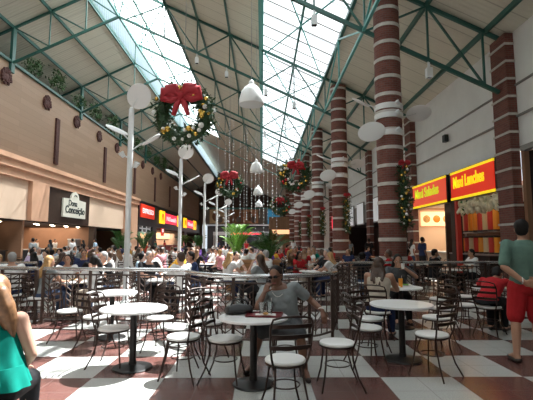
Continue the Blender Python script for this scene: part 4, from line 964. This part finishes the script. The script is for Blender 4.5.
# woman in grey at the tray table: faces the camera, right elbow on the table
J = joints_seated(.14, 'chin')
sp = V((.15,.27,.95)).normalized(); hip = J['hip']; J['sp'] = sp; J['csd'] = V((1,0,-.13)).normalized()
J['neck'] = hip+sp*.475; J['shl'] = hip+sp*.435+J['csd']*-.185; J['shr'] = hip+sp*.435+J['csd']*.185
J['head'] = J['neck']+V((.03,.07,.118)); J['look'] = V((.25,1,-.15)); J['headup'] = V((.12,0,1))
J['elr'] = V((.29,.40,.79)); J['wrr'] = V((.22,.32,.955)); J['hdr'] = V((-.35,-.2,.85)); J['hnr'] = V((-.3,-.9,-.2))
J['ell'] = V((-.315,-.02,.82)); J['wrl'] = V((-.45,.13,.73)); J['hdl'] = V((-.25,.45,-.75)); J['hnl'] = V((.2,-.4,-.6))
J['knl'] = V((-.20,.40,.50)); J['anl'] = V((-.25,.36,.085)); J['tol'] = V((-.30,.51,.035)); J['knr'] = V((.27,.38,.50)); J['anr'] = V((.39,.20,.085)); J['tor'] = V((.44,.35,.035))
w1, HH = person('person', 'seated woman in grey shirt and sunglasses, chin on hand, at the tray table', (.29,5.12,0), R(171), J, SK['dark'], ('shirt', CL['grey'], .6, -.085), ('skirt', CL['darkgrey'], 'skirt'), ('short', HR['black']), .009, True, 1.03, .035, .97, shoes=MT['sole'], curls=(.9,1.5))
g = MB()
for s in (-1, 1):
    g.loft([(HH(.033*s,.096,.006), V((.027,0,0)), V((0,0,.017))), (HH(.033*s,.101,.006), V((.025,0,0)), V((0,0,.015)))], 14)
    g.tube([HH(.058*s,.094,.010), HH(.079*s,.05,.008), HH(.082*s,-.012,.0)], .0035, 6)
g.tube([HH(-.01,.101,.012), HH(.01,.101,.012)], .0035, 6)
o = g.build('sunglasses', MT['lens'], w1)
MB().tube([lerp(J['ell'], J['wrl'], .88)+V((.031*math.cos(a), .026*math.sin(a), .02*math.sin(a))) for a in [2*PI*i/16 for i in range(16)]], .005, 6, True).build('bracelet', MT['silver'], w1)
o = MB().tube([J['neck']+V((.10*math.sin(a), .03+.085*math.cos(a)**2*1.2, -.02-.10*math.cos(a)**2)) for a in [R(-80+16*i) for i in range(11)]], .003, 5).build('necklace', MT['silver'], w1)
# woman in the teal blouse, back to the camera
J = joints_seated(.08, 'lap'); J['look'] = V((-.35,1,-.05)); J['ell'] = V((-.26,.10,.76)); J['elr'] = V((.255,.06,.77))
w2, HH = person('person', 'seated woman with light brown ponytail and teal sleeveless blouse, seen from behind', (-1.775,2.78,0), R(6), J, SK['light'], ('blouse', CL['teal'], 0, -.0), ('trousers', CL['black'], 'trousers'), ('ponytail', HR['auburn']), .009, True, .97, .003, .99, shoes=MT['sole'])
def flare(z0, z1, r0, r1, depth, ph):
    n = 80; prof = []
    b = MB(); vs = []
    L = 6
    for q in range(2):
        for i in range(L+1):
            t_ = i/L; z = z0+(z1-z0)*t_; rr = r0+(r1-r0)*t_ - (.006 if q else 0)
            for j in range(n):
                a = 2*PI*j/n; rip = 1+depth*t_*math.sin(11*a+ph)+depth*.6*t_*math.sin(5*a+ph*2)
                vs.append((rr*rip*math.cos(a), rr*.78*rip*math.sin(a), z))
    fs = []
    for q in range(2):
        for i in range(L):
            for j in range(n): fs.append((q*(L+1)*n+i*n+j, q*(L+1)*n+i*n+(j+1)%n, q*(L+1)*n+(i+1)*n+(j+1)%n, q*(L+1)*n+(i+1)*n+j))
    for i in (0, L):
        for j in range(n): fs.append((i*n+j, i*n+(j+1)%n, (L+1)*n+i*n+(j+1)%n, (L+1)*n+i*n+j))
    return b.add(vs, fs)
flare(.95, .63, .168, .255, .045, .4).build('blouse_skirt', CL['teal'], w2); flare(.72, .585, .235, .275, .05, 1.7).build('ruffle_hem', CL['teal'], w2)
# man in green, standing with his back to the camera, hands behind him
J = joints_stand()
for s, n in ((-1,'l'), (1,'r')):
    J['el'+n] = V((.265*s,-.10,1.13)); J['wr'+n] = V((.085*s,-.215,.965)); J['hd'+n] = V((-s*.9,-.1,-.35)); J['hn'+n] = V((0,1,.1))
J['wrr'] = V((.06,-.235,.99)); J['knl'] = V((-.13,.03,.50)); J['anl'] = V((-.17,-.08,.09)); J['tol'] = V((-.20,.09,.035)); J['look'] = V((.35,1,0)); J['anr'] = V((.12,.10,.09)); J['tor'] = V((.15,.27,.035))
m1, HH = person('person', 'standing man in green T-shirt and red shorts, hands clasped behind his back', (3.38,5.36,0), R(-14), J, SK['tan'], ('t_shirt', CL['green'], .8, -.12), ('shorts', CL['red'], 'shorts'), ('short', HR['black']), .009, False, 1.02, .006, 1.045, shoes=MT['sole'], curls=(.8,.8))
MB().tube([lerp(J['ell'], J['wrl'], .9)+V((.0+.005*math.cos(a), .034*math.cos(a), .034*math.sin(a))) for a in [2*PI*i/16 for i in range(16)]], .006, 6, True).build('wrist_band', MT['silver'], m1)
# woman in beige, back to the camera
J = joints_seated(.22, 'table'); J['look'] = V((.3,1,-.25))
w3, HH = person('person', 'seated woman in beige sleeveless top with long dark hair, seen from behind', (1.78,6.46,0), R(-28), J, SK['tan'], ('tank_top', CL['beige'], 0, -.1), ('trousers', CL['navy'], 'trousers'), ('long', HR['brown']), .010, True, 1.05, .015, .98, shoes=MT['sole'])
# woman lifting a cup
J = joints_seated(.2, 'table'); J['ell'] = V((-.33,.18,.86)); J['wrl'] = V((-.10,.245,1.03)); J['hdl'] = V((.8,.1,.35)); J['hnl'] = V((0,-1,.1)); J['look'] = V((0,1,-.25))
w4, HH = person('person', 'seated dark-haired woman facing the camera, lifting a cup to her mouth', (2.62,8.14,0), R(174), J, SK['tan'], ('t_shirt', CL['darkgrey'], .7, -.1), ('trousers', CL['black'], 'trousers'), ('long', HR['black']), .010, True, 1., .01, .98, shoes=MT['sole'], curls=(1.2,.5))
t = cup(0,0,0, 'white cup held at the mouth of the dark-haired woman', 'paper', .10, .034); t.location = (2.615,7.76,1.005)
# person in red bending over the table
J = joints_seated(.92, 'table'); J['look'] = V((.3,1,-.75)); J['ell'] = V((-.28,.48,.76)); J['elr'] = V((.28,.48,.76)); J['wrl'] = V((-.12,.66,.755)); J['wrr'] = V((.12,.68,.755))
J['neck'] = J['hip']+J['sp']*.475; J['head'] = J['neck']+V((.02,.12,.09)); J['headup'] = V((0,.6,1))
m2, HH = person('person', 'seated person in red long sleeves bending forward over a table, behind the standing man', (3.72,6.92,0), R(-46), J, SK['tan'], ('sweater', CL['red'], 1.9, -.1), ('trousers', CL['black'], 'trousers'), ('short', HR['black']), .010, False, 1., .01, 1., shoes=MT['sole'])

# ------------------------------------------------------------------ the crowd beyond the railings
PROTO = {}
def proto(key, J, hair, female, w, fat, sl, bottom, s=1.):
    r_, _ = person('person', 'x', (0,0,-50), 0, J, SK['tan'], ('shirt', CL['white'], sl, -.1), ('trousers', CL['denim'], bottom), (hair, HR['black']), .016, female, w, fat, s, shoes=MT['sole'])
    PROTO[key] = r_
proto('a', joints_seated(.12,'table'), 'short', False, 1.05, .01, .6, 'trousers')
proto('b', joints_seated(.2,'table',.15), 'long', True, .95, .0, .35, 'trousers', .96)
proto('c', turn(joints_seated(.1,'chin',-.1), (.4,1,-.1)), 'ponytail', True, .95, .005, .5, 'trousers', .96)
proto('d', turn(joints_seated(.3,'table',-.2), (-.5,1,-.2)), 'short', False, 1.1, .02, 1.8, 'trousers', .99)
proto('e', turn(joints_seated(.02,'lap'), (.6,1,0)), 'bun', True, 1., .01, .3, 'trousers', .95)
proto('s', joints_stand(), 'short', False, 1.05, .01, .7, 'trousers', 1.)
proto('t', joints_stand(), 'long', True, .93, 0, .4, 'trousers', .95)
HN = {'a':'short','b':'long','c':'tied back','d':'short','e':'bun-tied','s':'short','t':'long'}
PEOPLE = []
def place(key, x, y, rz, top, hair, skin, bottom='denim', row=0, label=None):
    src = PROTO[key]; c = copy_tree(src); c.location = (x,y,0); c.rotation_euler = (0,0,rz)
    for ch in c.children_recursive if False else NEWKIDS(c):
        n = ch.name.split('.')[0]
        m = {'body':SK[skin], 'shirt':CL[top], 'hair':HR[hair], 'trousers':CL[bottom]}.get(n)
        if m: ch.material_slots[0].link = 'OBJECT'; ch.material_slots[0].material = m
    PEOPLE.append((c, key, top, hair, row, label)); return c
def NEWKIDS(c): return LASTKIDS[c.name]
LASTKIDS = {}
_ct = copy_tree
def copy_tree(o, parent=None):
    c = o.copy(); COL.objects.link(c); c.parent = parent
    if o.name not in KIDS: KIDS[o.name] = list(o.children)
    LASTKIDS[c.name] = [copy_tree(ch, c) for ch in KIDS[o.name]]
    return c
rg = random.Random(11)
FAR = None; FT = None
def crowd_chair(x, y, face, row):
    global FAR
    rz = math.atan2(-face[0], face[1])
    if y < 12.5: chair(x, y, face, 'dark metal cafe chair among the crowd beyond the railings', 'cafe chairs among the nearer crowd'); return
    if FAR is None:
        b = MB()
        for n_, b_, m_ in PARTS:
            b.cur = 0 if m_ == 'chairseat' else 1; b.add(b_.v, b_.f)
        FAR = tag(b.build('cafe_chair', [MT['chairseat'], MT['bronze']]), 'small dark metal cafe chair deep in the crowd beyond the planter', 'chair', 'cafe chairs deep in the crowd'); o = FAR
    else: o = FAR.copy(); COL.objects.link(o)
    o.location = (x,y,0); o.rotation_euler = (0,0,rz)
LEFTC = ['white','white','beige','white','lilac','grey','white','sky','white','navy','grey','pink','purple','black','yellow']; RIGHTC = ['black','red','teal','darkgrey','navy','white','darkred','grey','brown','pink','black']
ROWS = [(9.0,[-5.5,-3.8,-2.1,-.45]), (11.4,[-6.5,-4.7,-2.6,-.4,1.4,2.9]), (15.6,[-8.0,-5.6,-4.2,-2.1,-.2,1.7,3.0]), (18.3,[-9.5,-7.2,-5.0,-2.8,-.9,1.0,2.7]), (21.6,[-10.5,-8.2,-6,-4,-2,0,2.2]), (25.6,[-11,-8.6,-6.2,-4.2,-1.9,.6,2.6]), (31,[-10.5,-7.8,-5.4,-2.4,.2,2.4])]
SKIP = {(0,1)}
for ri, (ry, xs) in enumerate(ROWS):
    for ti, tx in enumerate(xs):
        ty = ry+(rg.uniform(-.25,.25) if ri else (-.35 if tx == -3.8 else .3 if tx > -1 else 0))
        table(tx, ty, f'round white cafe table in the {("nearest","second","third","fourth","fifth","sixth","farthest")[ri]} crowd row beyond the railings, {ORD[ti]} from the left', 'cafe tables among the crowd')
        a0 = rg.uniform(-.35,.35)+PI/4
        for q in range(4):
            a = a0+q*PI/2+rg.uniform(-.2,.2); x, y = tx+.68*math.cos(a), ty+.68*math.sin(a)
            if abs(x+3.22) < .45 and min(abs(y-k) for k in (10,16.3,23.2,29.5)) < .45: continue
            if abs(x-CX) < .9 and abs((y-12.9+4.25) % 8.5 - 4.25) < .9: continue
            if -1.6 < x < 1. and 12.8 < y < 14.3: continue
            if any((x-p[0].location.x)**2+(y-p[0].location.y)**2 < .74**2 for p in PEOPLE): continue
            f = (tx-x, ty-y)
            crowd_chair(x-f[0]*.08, y-f[1]*.08, f, ri)
            if rg.random() < (.9 if ri < 5 else .72):
                key = rg.choice('abcdeab'); side = LEFTC if x < .5 else RIGHTC
                hair = {'a':['black','brown','grey'],'d':['black','brown'],'b':['black','brown','blond','auburn'],'c':['brown','blond','black'],'e':['blond','black','auburn']}[key]
                place(key, x, y, math.atan2(-f[0], f[1]), rg.choice(side), rg.choice(hair), rg.choice(['light','tan','tan','dark'] if x > .5 else ['light','tan','light']), rg.choice(['denim','black','beige','navy']), ri)
# people on their feet
STAND = [('t',.95,20.6+2.6,2.4,'beige','brown','tan','beige','standing woman in beige walking beyond the planter, right of the lime palm'),
 ('s',-12.2,27.0,1.3,'white','black','tan','black','standing person in white at the cafe counter, leftmost customer'),
 ('s',-12.0,30.2,1.7,'sky','black','tan','denim','standing person in pale blue at the cafe counter, before the coffee machine'),
 ('t',-12.1,28.4,1.5,'black','black','tan','black','standing person in black at the cafe counter'),
 ('s',-15.6,26.6,-1.5,'black','black','tan','black','cafe worker in black behind the counter, left one'),('s',-15.8,29.4,-1.5,'white','black','tan','black','cafe worker in white behind the counter, middle one'),('s',-15.6,31.6,-1.7,'white','brown','tan','black','cafe worker in white behind the counter by the coffee machine'),
 ('s',-12.0,22.0,1.4,'grey','black','tan','black','standing person in grey at the far left dark counter'),('t',-11.9,23.6,1.6,'darkgrey','black','tan','black','standing woman in dark grey at the far left dark counter'),('s',-10.5,33.0,1.2,'white','grey','tan','denim','standing grey-haired person in white before the cafe'),
 ('t',-11.8,46.5,1.5,'teal','black','light','denim','standing woman in teal before the red capital letter sign shop'),('s',-11.4,49.0,1.5,'red','black','tan','black','standing person in red before the red capital letter sign shop'),('s',-11.2,56,1.5,'brown','black','tan','black','standing person in brown before the crimson sign shop'),('t',-11.0,59,1.5,'pink','brown','light','denim','standing woman in pink before the crimson sign shop'),
 ('s',9.9,19.2,1.6,'black','black','dark','black','shop worker in black under the farther red sign, left one'),('t',6.7,18.6,-1.5,'white','black','tan','denim','customer in white under the farther red sign'),('s',6.9,17.9,-1.4,'navy','black','dark','black','customer in dark blue under the farther red sign'),('s',9.6,14.6,1.6,'darkgrey','black','dark','black','juice stand worker in dark grey behind the dispensers'),
 ('s',6.3,24.5,.3,'black','black','dark','black','person in black walking by the far right shops'),('t',6.0,28.5,3.0,'grey','black','tan','black','woman in grey walking by the far right shops'),('s',2.9,38.5,.5,'white','black','tan','denim','person in white walking beyond the crowd on the right'),('t',-1.5,40.5,2.8,'red','black','tan','black','woman in red walking beyond the crowd'),('s',-4.6,43,.2,'navy','black','tan','black','person in dark blue walking beyond the crowd'),('t',-7.5,46,2.6,'white','brown','light','denim','woman in white walking beyond the crowd on the left')]
for key, x, y, rz, top, hair, skin, bt, lab in STAND: place(key, x, y, rz, top, hair, skin, bt, 9, lab)
# right aisle tables between columns and the right shops
for i, (x, y) in enumerate(((5.6,12.2),(5.9,15.4),(5.7,20.4))):
    table(x, y, f'round white cafe table in the right aisle behind the columns, {ORD[i]} from the camera', 'cafe tables in the right aisle')
    for sx in (-1, 1):
        crowd_chair(x+.68*sx, y, (-sx,0), 8)
        place('ab'[i%2], x+.62*sx, y, math.atan2(sx, 0), ('black','white','darkred','grey','navy','beige')[2*i+(sx>0)], 'black', 'tan', 'black', 8, f'person seated {"left" if sx<0 else "right"} of the {ORD[i]} table in the right aisle')
cnt = {}
for c, key, top, hair, row, lab in sorted(PEOPLE, key=lambda q: q[0].location.x/(q[0].location.y)):
    if lab: c['label'] = lab
    else:
        cnt[row] = cnt.get(row, 0)+1
        rn = ('nearest','second','third','fourth','fifth','sixth','farthest')[row]
        c['label'] = f'seated person in {top} top, {HN[key]} {hair} hair, {ORD[cnt[row]-1]} from left, {rn} crowd row'
    c['group'] = {8:'diners in the right aisle', 9:'people on their feet'}.get(row, 'diners beyond the railings')
for r_ in PROTO.values():
    for ch in list(r_.children): bpy.data.objects.remove(ch)
    bpy.data.objects.remove(r_)

# ------------------------------------------------------------------ light and camera
w = bpy.data.worlds.new('sky'); sc.world = w; w.use_nodes = True
bg = w.node_tree.nodes['Background']; bg.inputs[0].default_value = (.80,.90,1.0,1); bg.inputs[1].default_value = 1.0
L = bpy.data.lights.new('sun', 'SUN'); L.energy = 26.; L.angle = R(.6); L.color = (1,.98,.95)
o = link('sun', L); o.rotation_euler = V((-.42,-.40,-1)).to_track_quat('-Z', 'Y').to_euler(); o.location = (10,10,30)
def area(name, loc, size, e, col, rot=(0,0,0)):
    l = bpy.data.lights.new(name, 'AREA'); l.energy = e; l.color = col; l.shape = 'RECTANGLE'; l.size, l.size_y = size
    o = link(name, l); o.location = loc; o.rotation_euler = rot
area('cafe lamps', (LX-3.2,29,2.62), (4,9), 420, (1,.8,.6))
area('far left shop lamps', (LX-1.3,64,3.0), (1.6,22), 700, (1,.75,.55))
area('capital sign shop lamps', (LX-1.3,47.5,3.0), (1.6,5), 150, (1,.8,.6))
area('salad shop lamps', (RX+2,20.2,3.25), (2.5,3), 130, (1,.8,.55))
area('juice stand lamps', (RX+1.8,16.2,3.25), (2,3), 60, (1,.8,.6))
area('far hall lamps', (-4,Y1+4,5.1), (14,5), 900, (.95,.97,1))
cam = bpy.data.cameras.new('camera'); cam.sensor_width = 36; cam.lens = 36*415/533; cam.clip_end = 400; cam.clip_start = .05
o = link('camera', cam); o.location = (0,0,1.5); o.rotation_euler = (R(90+5.78), 0, R(-.62)); sc.camera = o
sc.view_settings.view_transform = 'Standard'; sc.view_settings.look = 'None'; sc.view_settings.gamma = 1; sc.view_settings.exposure = 0.
sc.cycles.max_bounces = 8; sc.cycles.diffuse_bounces = 5; sc.cycles.transparent_max_bounces = 12; sc.cycles.sample_clamp_indirect = 6
